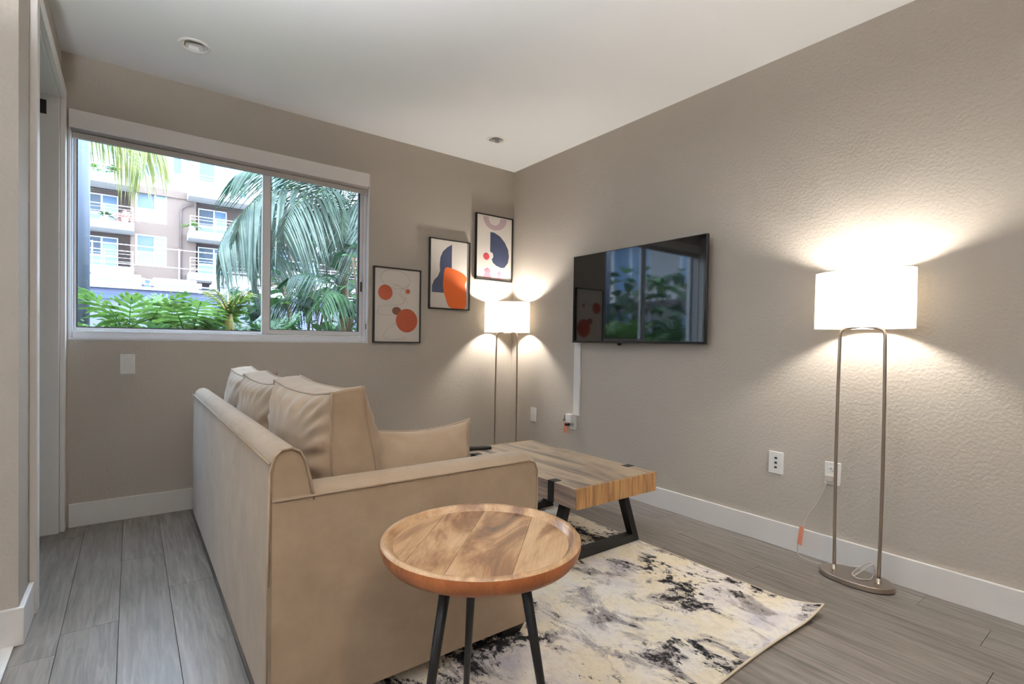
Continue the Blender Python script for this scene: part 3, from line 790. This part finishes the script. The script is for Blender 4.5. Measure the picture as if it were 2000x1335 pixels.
# throw pillow against the near arm
def throw_pillow():
    t_ = thing('throw_pillow', 'beige throw pillow with piped edge leaning inside the near armrest', 'cushion', (-1.855,-1.985,.452), (math.radians(-14),0,math.radians(-4)))
    w, h, n = .42, .285, 20; m = MB(); N = 4*n; R_ = 12; rings = [[],[]]
    def out_(s):
        k = int(s) % 4; f = s-int(s); a = -1+2*f; u, v = ((a,-1),(1,a),(-a,1),(-1,-a))[k]
        pinch = 1-(.20 if k == 2 else .08)*(1-a*a)
        return (u*pinch, v) if k in (1,3) else (u, v*pinch)
    for si, side in enumerate((1,-1)):
        for r in range(R_+1):
            q = 1-r/R_
            for k in range(N):
                s = 4*k/N; u, v = out_(s); b = .066*(max(0,1-(u*q)**2)*max(0,1-(v*q)**2))**.5*min(1,(1-q)*12)**.5
                b += .003*math.sin(s*17)*math.exp(-((1-q-.15)/.12)**2) if r else 0
                rings[si].append((u*q*w/2, side*b, h/2+v*q*h/2 + .0))
        vs_ = rings[si]; fs_ = [(i*N+k, i*N+(k+1)%N, (i+1)*N+(k+1)%N, (i+1)*N+k) for i in range(R_-1) for k in range(N)]
        c = len(vs_)-N; fs_ += [((R_-1)*N+k, (R_-1)*N+(k+1)%N, c) for k in range(N)]
        m.add(vs_, fs_, 'sofa_velvet', True)
    o = part('pillow_cover', m, t_); weld(o.data)
    part('pillow_piping', MB().tube([rings[0][k] for k in range(N)], .004, 'piping_fabric', 7, True), t_)
throw_pillow()

# ------------------------------------------------------------------ coffee table
CT = (-.885,-1.52,0)
ctb = thing('coffee_table', 'rectangular coffee table with thick wood slab and black metal legs', 'coffee table', CT)
tx0, tx1, ty0, ty1, tz0, tz1 = -1.152, -.618, -2.012, -1.045, .312, .402
def cpart(name, mb, bevel=0): return off(part(name, mb, ctb, bevel), CT)
cpart('tabletop', MB().box((tx0+.001,ty0+.012,tz0),(tx1-.001,ty1-.012,tz1), 'coffee_wood'), .002)
cpart('end_board', MB().box((tx0,ty0,tz0),(tx1,ty0+.0118,tz1), 'coffee_end'), .0015)
cpart('end_board', MB().box((tx0,ty1-.0118,tz0),(tx1,ty1,tz1), 'coffee_end'), .0015)
cpart('side_board', MB().box((tx0-.003,ty0+.001,tz0+.0005),(tx0+.0008,ty1-.001,tz1-.001), 'coffee_side'), .001)
cpart('side_board', MB().box((tx1-.0008,ty0+.001,tz0+.0005),(tx1+.003,ty1-.001,tz1-.001), 'coffee_side'), .001)
for yy in (-1.852, -1.205):
    for sx, xx in ((-1, tx0-.003), (1, tx1+.003)):
        if sx > 0 and yy > -1.5: continue
        st = MB(); a, b = (xx-.002, xx-.0002) if sx < 0 else (xx+.0002, xx+.002)
        st.box((a,yy-.020,tz0-.002),(b,yy+.020,tz1+.002), 'black_metal')
        xi = xx+.045 if sx < 0 else xx-.045
        st.box((min(a,xi),yy-.020,tz1+.0002),(max(b,xi),yy+.020,tz1+.002), 'black_metal')
        cpart('metal_strap', st)
for yy in (-1.845, -1.18):
    lw = .022
    for sx, xt, xb in ((1,-.685,-.572),(-1,-1.050,-1.145)):
        l_ = MB(); zb = .0105
        l_.add([(xb-.019,yy-lw,zb),(xb+.019,yy-lw,zb),(xb+.019,yy+lw,zb),(xb-.019,yy+lw,zb),(xt-.019,yy-lw,tz0-.0005),(xt+.019,yy-lw,tz0-.0005),(xt+.019,yy+lw,tz0-.0005),(xt-.019,yy+lw,tz0-.0005)],
               [(3,2,1,0),(4,5,6,7),(0,1,5,4),(1,2,6,5),(2,3,7,6),(3,0,4,7)], 'black_metal')
        cpart('leg', l_, .002)
    cpart('foot_bar', MB().box((-1.130,yy-lw,.0105),(-.588,yy+lw,.050), 'black_metal'), .002)
rm = thing('remote_control', 'black remote control at the far end of the coffee table', 'remote', (-1.062,-1.112,.402), (0,0,math.radians(-14)))
part('remote_body', MB().box((-.075,-.021,.0003),(.075,.021,.017), 'black_plastic'), rm, .005)
for i in range(6):
    for j in range(3): part('button', MB().tube([(-.055+i*.018,-.011+j*.011,.0168),(-.055+i*.018,-.011+j*.011,.0185)], .0033, 'dark_grey', 8), rm)

# ------------------------------------------------------------------ round side table
RT = (-1.991,-2.550,0)
rt = thing('side_table', 'round wooden tray-top side table with three black legs', 'side table', RT)
R = .2353
top = MB().lathe([(0.0001,.5430),(R-.0275,.5430),(R-.0270,.5466),(R-.022,.5480),(R-.0165,.5565),(R-.014,.5595),(R-.010,.561),(R-.003,.560),(R,.556)], 'mango_wood', n=96)
part('tray_rim', top, rt)
# the flat of the tray is glued up from boards
ds = Vector((.716,.698)); ns = Vector((-.698,.716)); ri = R-.0280; cuts = [-ri, -.1, .036, .135, ri]
for a, b in zip(cuts[:-1], cuts[1:]):
    a += .0005; b -= .0005; N_ = 22
    f_ = lambda o: math.sqrt(max(0, ri*ri-o*o))
    lin_ = [a+(b-a)*k/N_ for k in range(N_+1)]
    pl = [ds*f_(o)+ns*o for o in lin_]+[-ds*f_(o)+ns*o for o in reversed(lin_)]
    part('board', MB().prism([(p.x,p.y) for p in pl], 'z', .5431, .5465, 'mango_wood'), rt)
part('rim_edge', MB().lathe([(R,.556),(R+.0005,.545),(R-.004,.530),(R-.014,.518),(R-.030,.514),(.0001,.514)], 'mango_rim', n=96), rt)
for k in range(3):
    a = math.radians(68+120*k); c_, s_n = math.cos(a), math.sin(a)
    p1 = Vector((.098*c_,.098*s_n,.512)); p0 = Vector((.190*c_,.190*s_n,.0095 if (RT[0]+.19*c_ > -2.13) else .0005))
    part('leg', MB().tube([p0, p0.lerp(p1,.5), p1], [.0078,.0105,.0135], 'black_metal', 16), rt)
    part('leg_flange', MB().lathe([(.0001,.006),(.03,.006),(.03,0),(.0001,0)], 'black_metal', (p1.x,p1.y,.508), 20), rt)

# ================================================================== outdoors
struct('paving_ground', MB().box((-40,.17,-.10),(40,60,-.03), 'paving'))
struct('paving_west', MB().box((-40,-30,-.25),(-5.75,.165,-.13), 'paving'))
struct('planting_bed', MB().box((-7.5,.45,-.03),(3.5,2.4,.10), 'soil'))

# apartment building across the courtyard
AB = (1.0, 40.0, 0)
ab = thing('apartment_building', 'tan and white apartment building with balconies across the courtyard', 'building', AB)
def apart(name, mb, parent=None, bevel=0):
    o = part(name, mb, parent or ab, bevel)
    if parent is None: off(o, AB)
    return o
FL = [2.6, 5.6, 8.5, 11.4]        # balcony slab tops
wins = []
for (z0, z1) in ((9.0,11.15),(6.05,8.15),(3.0,5.1)):
    wins.append((-2.44,-.66,z0,z1))
    wins.append((5.6,7.4,z0,z1)); wins.append((13.6,15.4,z0,z1))
    wins.append((-10.9,-9.1,z0,z1))
recess = []
for (a, b) in ((-8.4,-2.72),(1.10,5.2),(8.0,13.0)):
    for f in FL[:3]: recess.append((a,b,f,f+2.55))
apart('tan_wall', wall_grid(MB(), 'y', 40, 40.4, -18, 20, -.03, 11.45, wins+recess, 'facade_tan'))
def far_window(x0, x1, z0, z1, y=40.1, split=.62, parent=None):
    f_ = frame_rect(MB(), x0, x1, z0, z1, .075, y, y+.12, 'frame_white')
    xm = x0+(x1-x0)*split; zm = z0+(z1-z0)*.42
    f_.box((xm-.05,y,z0+.09),(xm+.05,y+.12,z1-.09), 'frame_white').box((x0+.09,y+.005,zm-.05),(xm-.05,y+.115,zm+.05), 'frame_white').box((xm+.05,y+.005,zm-.05),(x1-.09,y+.115,zm+.05), 'frame_white')
    o = apart('window_frame', f_)
    for a, b, c, d, mt in ((x0+.09,xm-.05,zm+.05,z1-.09,'far_curtain'),(xm+.05,x1-.09,zm+.05,z1-.09,'far_glass'),(x0+.09,xm-.05,z0+.09,zm-.05,'far_glass'),(xm+.05,x1-.09,z0+.09,zm-.05,'far_glass')):
        q = part('window_pane', MB().box((a,y+.04,c),(b,y+.06,d), mt), o); off(q, (0,0,0))
    return o
for w_ in wins: far_window(*w_)
for i, (a, b) in enumerate(((-8.4,-2.72),(1.10,5.2),(8.0,13.0))):
    for f in FL[:3]:
        apart('recess_wall', MB().box((a-.2,41.6,f-.3),(b+.2,41.75,f+2.75), 'recess_brown').box((a-.05,40.4,f),(a,41.6,f+2.55), 'recess_brown').box((b,40.4,f),(b+.05,41.6,f+2.55), 'recess_brown'))
        d0 = a+.3 if i == 0 else a+.25
        far_window((-5.4 if i == 0 else d0), (-3.4 if i == 0 else d0+1.9), f+.1, f+2.3, 41.45, .55)
    for f in FL:
        bx0, bx1 = (a-.1, -2.52) if i == 0 else (a-.57, b+.05)
        sl = apart('balcony', MB().box((bx0,38.2,f-.52),(bx1,40.0,f), 'facade_white').box((bx0+.02,40.0,f-.3),(bx1-.02,41.6,f-.01), 'facade_white'))
        rl = MB()
        for zz in (.30,.55,.80,1.0): rl.box((bx0+.05,38.25,f+zz),(bx1-.05,38.28,f+zz+(.035 if zz == 1.0 else .012)), 'rail_white')
        n = max(2, int((bx1-bx0)/1.25))
        for k in range(n+1):
            xx = bx0+.06+(bx1-bx0-.16)*k/n; rl.box((xx,38.24,f),(xx+.05,38.30,f+1.03), 'rail_white')
        q = part('railing', rl, sl)
apart('top_storey', wall_grid(MB(), 'y', 41.0, 41.3, -18, 20, 11.1, 16.5, [(-.3,.9,12.0,14.2),(1.3,4.6,11.6,14.3),(-7.8,-3.4,11.6,14.3),(5.6,7.4,12.0,14.2),(-2.2,-.8,12.4,14.6)], 'facade_white'))
far_window(-.3,.9,12.0,14.2,41.05,.5); far_window(1.3,4.6,11.6,14.3,41.05,.33); far_window(-7.8,-3.4,11.6,14.3,41.05,.5); far_window(5.6,7.4,12.0,14.2,41.05,.5); far_window(-2.2,-.8,12.4,14.6,41.05,.5)
apart('roof_slab', MB().box((-18.2,40.2,16.5),(20.2,44,16.8), 'facade_white'))
apart('terrace_slab', MB().box((-2.5,39.9,10.95),(.55,41.0,11.45), 'facade_tan'))
apart('drain_pipe', MB().tube([(.18,39.9,1.0),(.18,39.9,10.2),(.5,39.9,10.5),(.9,39.9,10.6)], .07, 'recess_brown', 8))

# side wing, seen in the television's reflection
WBL = (-15.0, 10.0, 0)
wb = thing('building_wing', 'white building wing with balconies left of the window, mirrored in the television', 'building', WBL)
def wpart(name, mb, parent=None):
    o = part(name, mb, parent or wb)
    if parent is None: off(o, WBL)
    return o
wh = []
for f in (.2,3.2,6.2):
    for y in (3.0,6.6,10.2,13.8,17.4): wh.append((y,y+2.2,f+.1,f+2.3))
wpart('wing_wall', wall_grid(MB(), 'x', -15.4, -15, 1, 30, -.03, 10, wh, 'facade_white'))
for h_ in wh:
    f_ = MB(); y0_,y1_,z0_,z1_ = h_
    for a, b, c, d in ((y0_,y0_+.1,z0_,z1_),(y1_-.1,y1_,z0_,z1_),(y0_+1.05,y0_+1.15,z0_,z1_)): f_.box((-15.2,a,c),(-15.08,b,d), 'frame_white')
    o = wpart('window_frame', f_); part('window_pane', MB().box((-15.16,y0_+.1,z0_),(-15.13,y0_+1.05,z1_), 'far_glass').box((-15.16,y0_+1.15,z0_),(-15.13,y1_-.1,z1_), 'far_glass'), o)
for f in (3.15,6.15,9.2): wpart('balcony', MB().box((-15,4,f-.45),(-13.2,20,f), 'facade_white'))

# terrace walls and garden furniture between
def outthing(name, mb, label, cat, group=None, bevel=0): return tag(part(name, mb, None, bevel), label, cat, group)
gw = thing('garden_wall', 'low pale garden wall with blue-grey coping across the courtyard', 'wall', (0,12,0))
part('wall_body', MB().box((-14,0,-.03),(12,.35,1.93), 'wall_lavender'), gw)
part('coping', MB().box((-14,-.06,1.93),(12,.42,2.03), 'coping_blue'), gw)
tw = thing('terrace_wall', 'stepped pale terrace wall with blue bands behind the garden wall', 'wall', (0,14,0))
part('wall_body', MB().box((-14,0,-.03),(12,4,2.34), 'wall_lavender'), tw)
part('blue_band', MB().box((-14,-.05,2.14),(12,-.001,2.20), 'coping_blue'), tw)
part('coping', MB().box((-14,-.10,2.34),(12,.3,2.42), 'terrace_white'), tw)
tr_ = thing('terrace_railing', 'thin white railing along the raised terrace', 'railing', (0,20,0))
for z in (3.0,3.7,4.4): part('rail', MB().box((-12,0,z),(12,.025,z+.025), 'rail_white'), tr_)
for k in range(9): part('post', MB().box((-11.6+k*2.6,-.01,-.03),(-11.56+k*2.6,.04,4.45), 'rail_white'), tr_)
def patio_sofa(x, y, z, label, w=1.5):
    t_ = thing('patio_sofa', label, 'outdoor sofa', (x,y,z), group='white patio sofas on the terrace')
    part('seat', MB().box((-w/2,-.4,.0),(w/2,.4,.24), 'terrace_white'), t_, .03)
    part('backrest', MB().box((-w/2,.25,.24),(w/2,.42,.52), 'terrace_white'), t_, .03)
    for s in (-1,1): part('armrest', MB().box((s*w/2-.08,-.4,.2),(s*w/2+.08,.4,.38), 'terrace_white'), t_, .02)
    part('cushion', MB().box((-w/2+.12,-.36,.242),(w/2-.12,.22,.30), 'cushion_grey'), t_, .02)
for x, y, l in ((-3.0,14.9,'white patio sofa at the left end of the terrace'),(-1.55,15.4,'white patio sofa left of the terrace middle'),(.0,15.0,'white patio sofa right of the terrace middle'),(1.5,15.5,'white patio sofa partly behind the big palm')):
    patio_sofa(x, y, 2.341, l, 1.15)

# grey post just outside the left edge of the window
gp = thing('grey_post', 'blue-grey round post outside the left edge of the window', 'post', (-2.962,1.5,-.03))
part('post_shaft', MB().tube([(0,0,0),(0,0,3.6)], .047, 'post_grey', 20), gp)
part('post_collar', MB().lathe([(.047,.16),(.070,.15),(.070,.131)], 'post_grey', (0,0,0), 20), gp)
# outer wall of the building left and right of the room
struct('wall_outer', MB().box((-9,-1.0,-.03),(-4.76,.16,2.80), 'stucco_out').box((.17,-1.0,-.03),(4,.16,2.80), 'stucco_out'))

# ------------------------------------------------------------------ plants
def blade(mb, p, d, up, L, w, droop, mat, n=4, fold=.15):
    """long leaflet strip from p along d"""
    d = d.normalized(); side = d.cross(up).normalized(); vs_ = []
    for i in range(n+1):
        t_ = i/n; c = p + d*L*t_ + Vector((0,0,-droop*L*t_*t_)); ww = w*math.sin(PI*(.12+.88*t_))*.5 if t_ < 1 else .0005
        vs_ += [c-side*ww, c+Vector((0,0,fold*ww)), c+side*ww]
    fs_ = []
    for i in range(n):
        a = i*3; fs_ += [(a,a+1,a+4,a+3),(a+1,a+2,a+5,a+4)]
    mb.add(vs_, fs_, mat, True)
def frond_mesh(L, arch, nl, ll, mat, droop=.9, seed=0, lw=.022):
    """pinnate frond in the local XZ plane, starting at origin going +X and up, arching down"""
    r = random.Random(seed); m = MB(); pts = []
    n = 14; a = math.radians(58); p = Vector((0,0,0)); 
    for i in range(n+1):
        pts.append(p.copy()); t_ = i/n; ang = a - arch*t_
        p = p + Vector((math.cos(ang),0,math.sin(ang)))*L/n
    m.tube(pts, [.012*(1-.75*i/n) for i in range(n+1)], 'stem_tan' if mat == 'palm_yellow' else 'leaf_mid', 5)
    for k in range(nl):
        t_ = .14+.86*k/nl; i = min(n-1, int(t_*n)); f = t_*n-i; q = pts[i].lerp(pts[min(i+1,n)], f); tg = (pts[i+1]-pts[i]).normalized()
        for s in (-1,1):
            d = Vector((tg.x*.75, s*(.85+r.uniform(-.15,.15)), tg.z*.75-.15))
            l = ll*(math.sin(PI*(.12+.80*t_))**.6)*r.uniform(.85,1.1)
            blade(m, q, d, Vector((0,0,1)), l, lw, droop*r.uniform(.8,1.15), mat, 5)
    return m.mesh('frond', recalc=False)
def palm(loc, h, specs, label, crown, trunk_r=.055, bend=(0,0)):
    t_ = thing('palm_tree', label, 'palm tree', loc)
    if h > 0:
        pts = [(bend[0]*t**2, bend[1]*t**2, h*t) for t in [i/10 for i in range(11)]]
        part('trunk', MB().tube(pts, [trunk_r*(1.15-.3*i/10+(.06 if i % 2 else 0)) for i in range(11)], 'bark', 12), t_)
    ms = {}
    for az, tilt, sc_, key in specs:
        if key not in ms: ms[key] = frond_mesh(*FROND[key])
        o = link('frond', ms[key], t_, (crown[0],crown[1],crown[2]), (0, -tilt, az)); o.scale = (sc_,)*3
    return t_
FROND = {'big': (1.75, 2.25, 46, .62, 'palm_grey', 1.0, 1), 'big2': (1.6, 2.5, 44, .60, 'palm_grey', 1.15, 2), 'yel': (1.9, 2.3, 40, .55, 'palm_yellow', 1.1, 3), 'drk': (1.5, 2.0, 40, .52, 'leaf_dark', .9, 4), 'mid': (1.4, 2.1, 36, .46, 'leaf_mid', 1.0, 5)}
ra = math.radians
palm((-.62,2.55,-.03), 2.35, [(ra(185),ra(-16),1.0,'big'),(ra(198),ra(-2),1.05,'big2'),(ra(172),ra(-20),.95,'big2'),(ra(222),ra(-12),.85,'big'),(ra(150),ra(-5),.95,'big'),(ra(250),ra(-15),.75,'big2'),(ra(205),ra(-30),.85,'big'),
      (ra(280),ra(-5),.8,'big'),(ra(310),ra(5),.8,'big2'),(ra(345),0,.9,'big'),(ra(20),0,.9,'big2'),(ra(60),ra(5),.9,'big'),(ra(105),ra(-5),.9,'big2'),(ra(190),ra(12),1.0,'drk'),(ra(235),ra(5),.75,'drk'),(ra(265),ra(-25),.75,'big'),(ra(215),ra(30),.8,'drk'),(ra(245),ra(35),.7,'drk'),(ra(280),ra(20),.8,'drk'),(ra(330),ra(25),.9,'drk'),(ra(180),ra(35),.75,'drk'),(ra(300),ra(-20),.9,'drk'),(ra(10),ra(15),.9,'drk')],
     'large grey-green palm filling the right half of the window', (0,0,2.35))
palm((-3.9,4.6,-.03), 3.55, [(ra(-20),ra(-6),1.0,'yel'),(ra(0),ra(0),1.05,'yel'),(ra(-40),ra(5),1.0,'yel'),(ra(25),ra(-5),1.0,'yel'),(ra(-75),0,1.0,'yel'),(ra(70),0,1.0,'yel'),(ra(140),0,1.0,'yel'),(ra(200),0,1.0,'yel'),(ra(260),0,1.0,'yel')],
     'yellow-green palm whose frond tips hang at the window top left', (0,0,3.55), .08)
palm((-.95,1.55,.10), 1.15, [(ra(170),ra(-5),.62,'drk'),(ra(120),0,.6,'drk'),(ra(230),0,.62,'mid'),(ra(290),0,.55,'drk'),(ra(350),0,.6,'mid'),(ra(50),0,.6,'drk'),(ra(200),ra(20),.6,'drk')],
     'small dark palm with ringed trunk at the lower right of the window', (.06,0,1.15), .045, (.06,0))

def selloum_leaf(mat, seed=0):
    """deeply lobed leaf, base at origin, blade along +X, tip drooping"""
    r = random.Random(seed); m = MB(); L = .34
    m.tube([(0,0,0),(.10,0,.012),(.2,0,.012),(L,0,-.03)], [.004,.004,.003,.001], mat, 5)
    nl = 8
    for k in range(nl):
        t_ = k/(nl-1); x = -.02+L*.98*t_; 
        for s in (-1,1):
            ang = math.radians(118-88*t_+r.uniform(-6,6)); ln = (.20*math.sin(PI*(.28+.60*t_))+.03)*r.uniform(.9,1.1)
            d = Vector((math.cos(ang), s*math.sin(ang), .10)); p = Vector((max(x,.0),0,.012-.04*t_*t_))
            blade(m, p, d, Vector((0,0,1)), ln, .036, .35, mat, 4, .25)
            p2 = p+d*ln*.55
            blade(m, p2, Vector((d.x+.5,d.y,d.z)), Vector((0,0,1)), ln*.36, .024, .35, mat, 2, .2)
    return m.mesh('leaf', recalc=False)
SL = [selloum_leaf('leaf_bright', 1), selloum_leaf('leaf_bright', 2), selloum_leaf('leaf_mid', 3), selloum_leaf('leaf_mid', 4)]
def oval_leaf(mat, L=.22, w=.13):
    m = MB(); vs_ = []; n = 6
    for i in range(n+1):
        t_ = i/n; ww = w*.5*math.sin(PI*min(.98,t_)**.8) if 0 < t_ < 1 else .002
        vs_ += [(L*t_,-ww,.02*math.sin(PI*t_)-.05*t_*t_+.01),(L*t_,0,.02*math.sin(PI*t_)-.05*t_*t_),(L*t_,ww,.02*math.sin(PI*t_)-.05*t_*t_+.01)]
    fs_ = []
    for i in range(n): a = i*3; fs_ += [(a,a+1,a+4,a+3),(a+1,a+2,a+5,a+4)]
    return m.add(vs_, fs_, mat, True).mesh('leaf', recalc=False)
OL = [oval_leaf('leaf_dark'), oval_leaf('leaf_mid'), oval_leaf('leaf_bright', .18, .10)]
def philodendron(x, y, z_top, label, n=13, sc_=1.0, seed=0, bright=True):
    r = random.Random(seed); t_ = thing('philodendron', label, 'plant', (x,y,.10), group='split-leaf philodendrons below the window')
    st = MB()
    for k in range(n):
        az = 2.4*k+r.uniform(-.3,.3); rad = r.uniform(.05,.26)*sc_; z = z_top-.10-r.uniform(0,.30)*(k/n+.2)*1.2
        p = Vector((rad*math.cos(az), rad*math.sin(az), z))
        path(st, [(0,0,0),(p.x*.25,p.y*.25,z*.6),(p.x,p.y,z)], .006, 'leaf_mid', 5, 4)
        me = SL[(0 if bright else 2)+k % 2]
        o = link('leaf', me, t_, p, (r.uniform(-.25,.25), r.uniform(-.95,-.15), az)); s = sc_*r.uniform(.75,1.05); o.scale = (s,s,s)
    part('stems', st, t_)
    return t_
PH = [(-2.68,.95,1.27,'bright split-leaf plant second from the left below the window',14,1.0,5,True),
      (-3.02,.80,1.10,'pale split-leaf plant at the far lower left of the window',12,.85,6,True),
      (-2.30,1.05,1.28,'bright split-leaf plant below the middle of the left pane',14,1.0,7,True),
      (-2.50,.70,1.06,'low dark split-leaf plant between the two bright ones',12,.8,8,False),
      (-1.86,1.00,1.14,'split-leaf plant beside the window divider',13,.95,9,False),
      (-2.06,.72,1.06,'low split-leaf plant under the tan palm stump',11,.75,10,True),
      (-1.55,.85,1.12,'dark split-leaf plant at the lower left of the right pane',13,.9,11,False),
      (-3.75,1.3,1.25,'split-leaf plant left of the window, mirrored in the television',14,1.1,12,False),
      (-4.5,1.1,1.3,'leftmost split-leaf plant, mirrored in the television',14,1.1,13,False),
      (-1.15,.75,1.05,'low split-leaf plant under the right end of the window',12,.85,14,False)]
for a in PH: philodendron(a[0], a[1], a[2]-.13, *a[3:])
def shrub(x, y, z0, z1, rad, n, label, seed, mats=(0,1), big=1):
    r = random.Random(seed); t_ = thing('broadleaf_shrub', label, 'shrub', (x,y,.10), group='broad-leaved shrubs outside the window')
    st = MB()
    for b_ in range(5):
        az = b_*1.3+seed; path(st, [(0,0,0),(rad*.3*math.cos(az),rad*.3*math.sin(az),z1*.5),(rad*.6*math.cos(az),rad*.6*math.sin(az),z1*.92)], .010, 'bark', 6, 4)
    part('stems', st, t_)
    for k in range(n):
        az = r.uniform(0,2*PI); q = math.sqrt(r.random())*rad; z = r.uniform(z0, z1)
        o = link('leaf', OL[mats[k % len(mats)]], t_, (q*math.cos(az), q*math.sin(az), z), (r.uniform(-.5,.5), r.uniform(-.5,.7), az+r.uniform(-.6,.6))); s = r.uniform(.6,1.05)*(1.7 if x < -3.5 else big); o.scale = (s,s,s)
shrub(-1.28,1.75,.3,1.55,.36,110,'broad-leaved green shrub in the middle of the right pane',21,(0,1,1,2))
shrub(-.75,1.35,.4,1.9,.32,90,'dark broad-leaved shrub at the right edge of the right pane',22,(0,0,1))
shrub(-1.75,1.9,.4,1.15,.34,60,'low broad-leaved shrub behind the window divider',23,(0,1))
shrub(-.55,3.5,.6,2.5,.65,110,'dark shrub standing behind the large palm',27,(0,0,1),1.6)
shrub(-1.45,3.1,.3,1.55,.5,80,'green shrub between the window divider and the large palm',28,(1,0,1),1.4)
shrub(-4.1,2.0,.4,2.1,.6,120,'tall broad-leaved shrub left of the window, mirrored in the television',24,(0,0,1))
shrub(-5.6,2.4,.4,2.3,.7,120,'farther tall shrub left of the window, mirrored in the television',25,(0,1,0))
shrub(-2.95,2.3,.3,1.0,.35,60,'low shrub behind the grey post',26,(1,2))
# cut palm stump with young fronds
sp = thing('palm_stump', 'tan stubby palm stem with short young fronds, left of the window divider', 'palm', (-2.055,.95,.10), group=None)
part('stem', MB().tube([(0,0,0),(0,0,.6),(.0,0,1.02),(.01,0,1.14)], [.05,.048,.040,.012], 'stem_tan', 14), sp)
fm = frond_mesh(.30, 1.0, 12, .12, 'palm_yellow', .4, 9, .02)
for k in range(5): link('frond', fm, sp, (0,0,1.06), (0,-.35,k*1.26+.2))
# balcony plants on the building
def balcony_plant(x, z, label, mat, s_=.9, seed=0, y=38.6):
    r = random.Random(seed); t_ = thing('balcony_plant', label, 'plant', (x,y,z), group='potted plants on the far balconies')
    part('pot', MB().lathe([(.0001,0),(.16,0),(.22,.32),(.19,.32),(.0001,.28)], 'terrace_white', (0,0,0), 12), t_)
    f_ = MB()
    for k in range(46):
        az = r.uniform(0,6.28); el = r.uniform(.1,1.5); d = Vector((math.cos(az)*math.cos(el), math.sin(az)*math.cos(el), math.sin(el)))
        blade(f_, Vector((0,0,.3))+d*.05, d, Vector((.1,.1,1)), s_*r.uniform(.5,1.1), .16, .5, mat, 3)
    part('foliage', f_, t_)
for i, (x, f, mat, s_, l) in enumerate([(-3.6,3,'leaf_mid',.8,'green potted plant on the top left balcony'),(-4.6,3,'leaf_bright',.7,'second green potted plant on the top left balcony'),(-3.0,2,'flower_pink',1.0,'pink-leaved potted plant on the middle left balcony'),(-4.0,2,'leaf_mid',.6,'low green planter plant on the middle left balcony'),
      (.75,2,'leaf_bright',.8,'yellow-green plant at the corner of the right balcony'),(3.6,3,'leaf_mid',.8,'potted plant on the top right balcony')]):
    balcony_plant(x, FL[f], l, mat, s_, i)
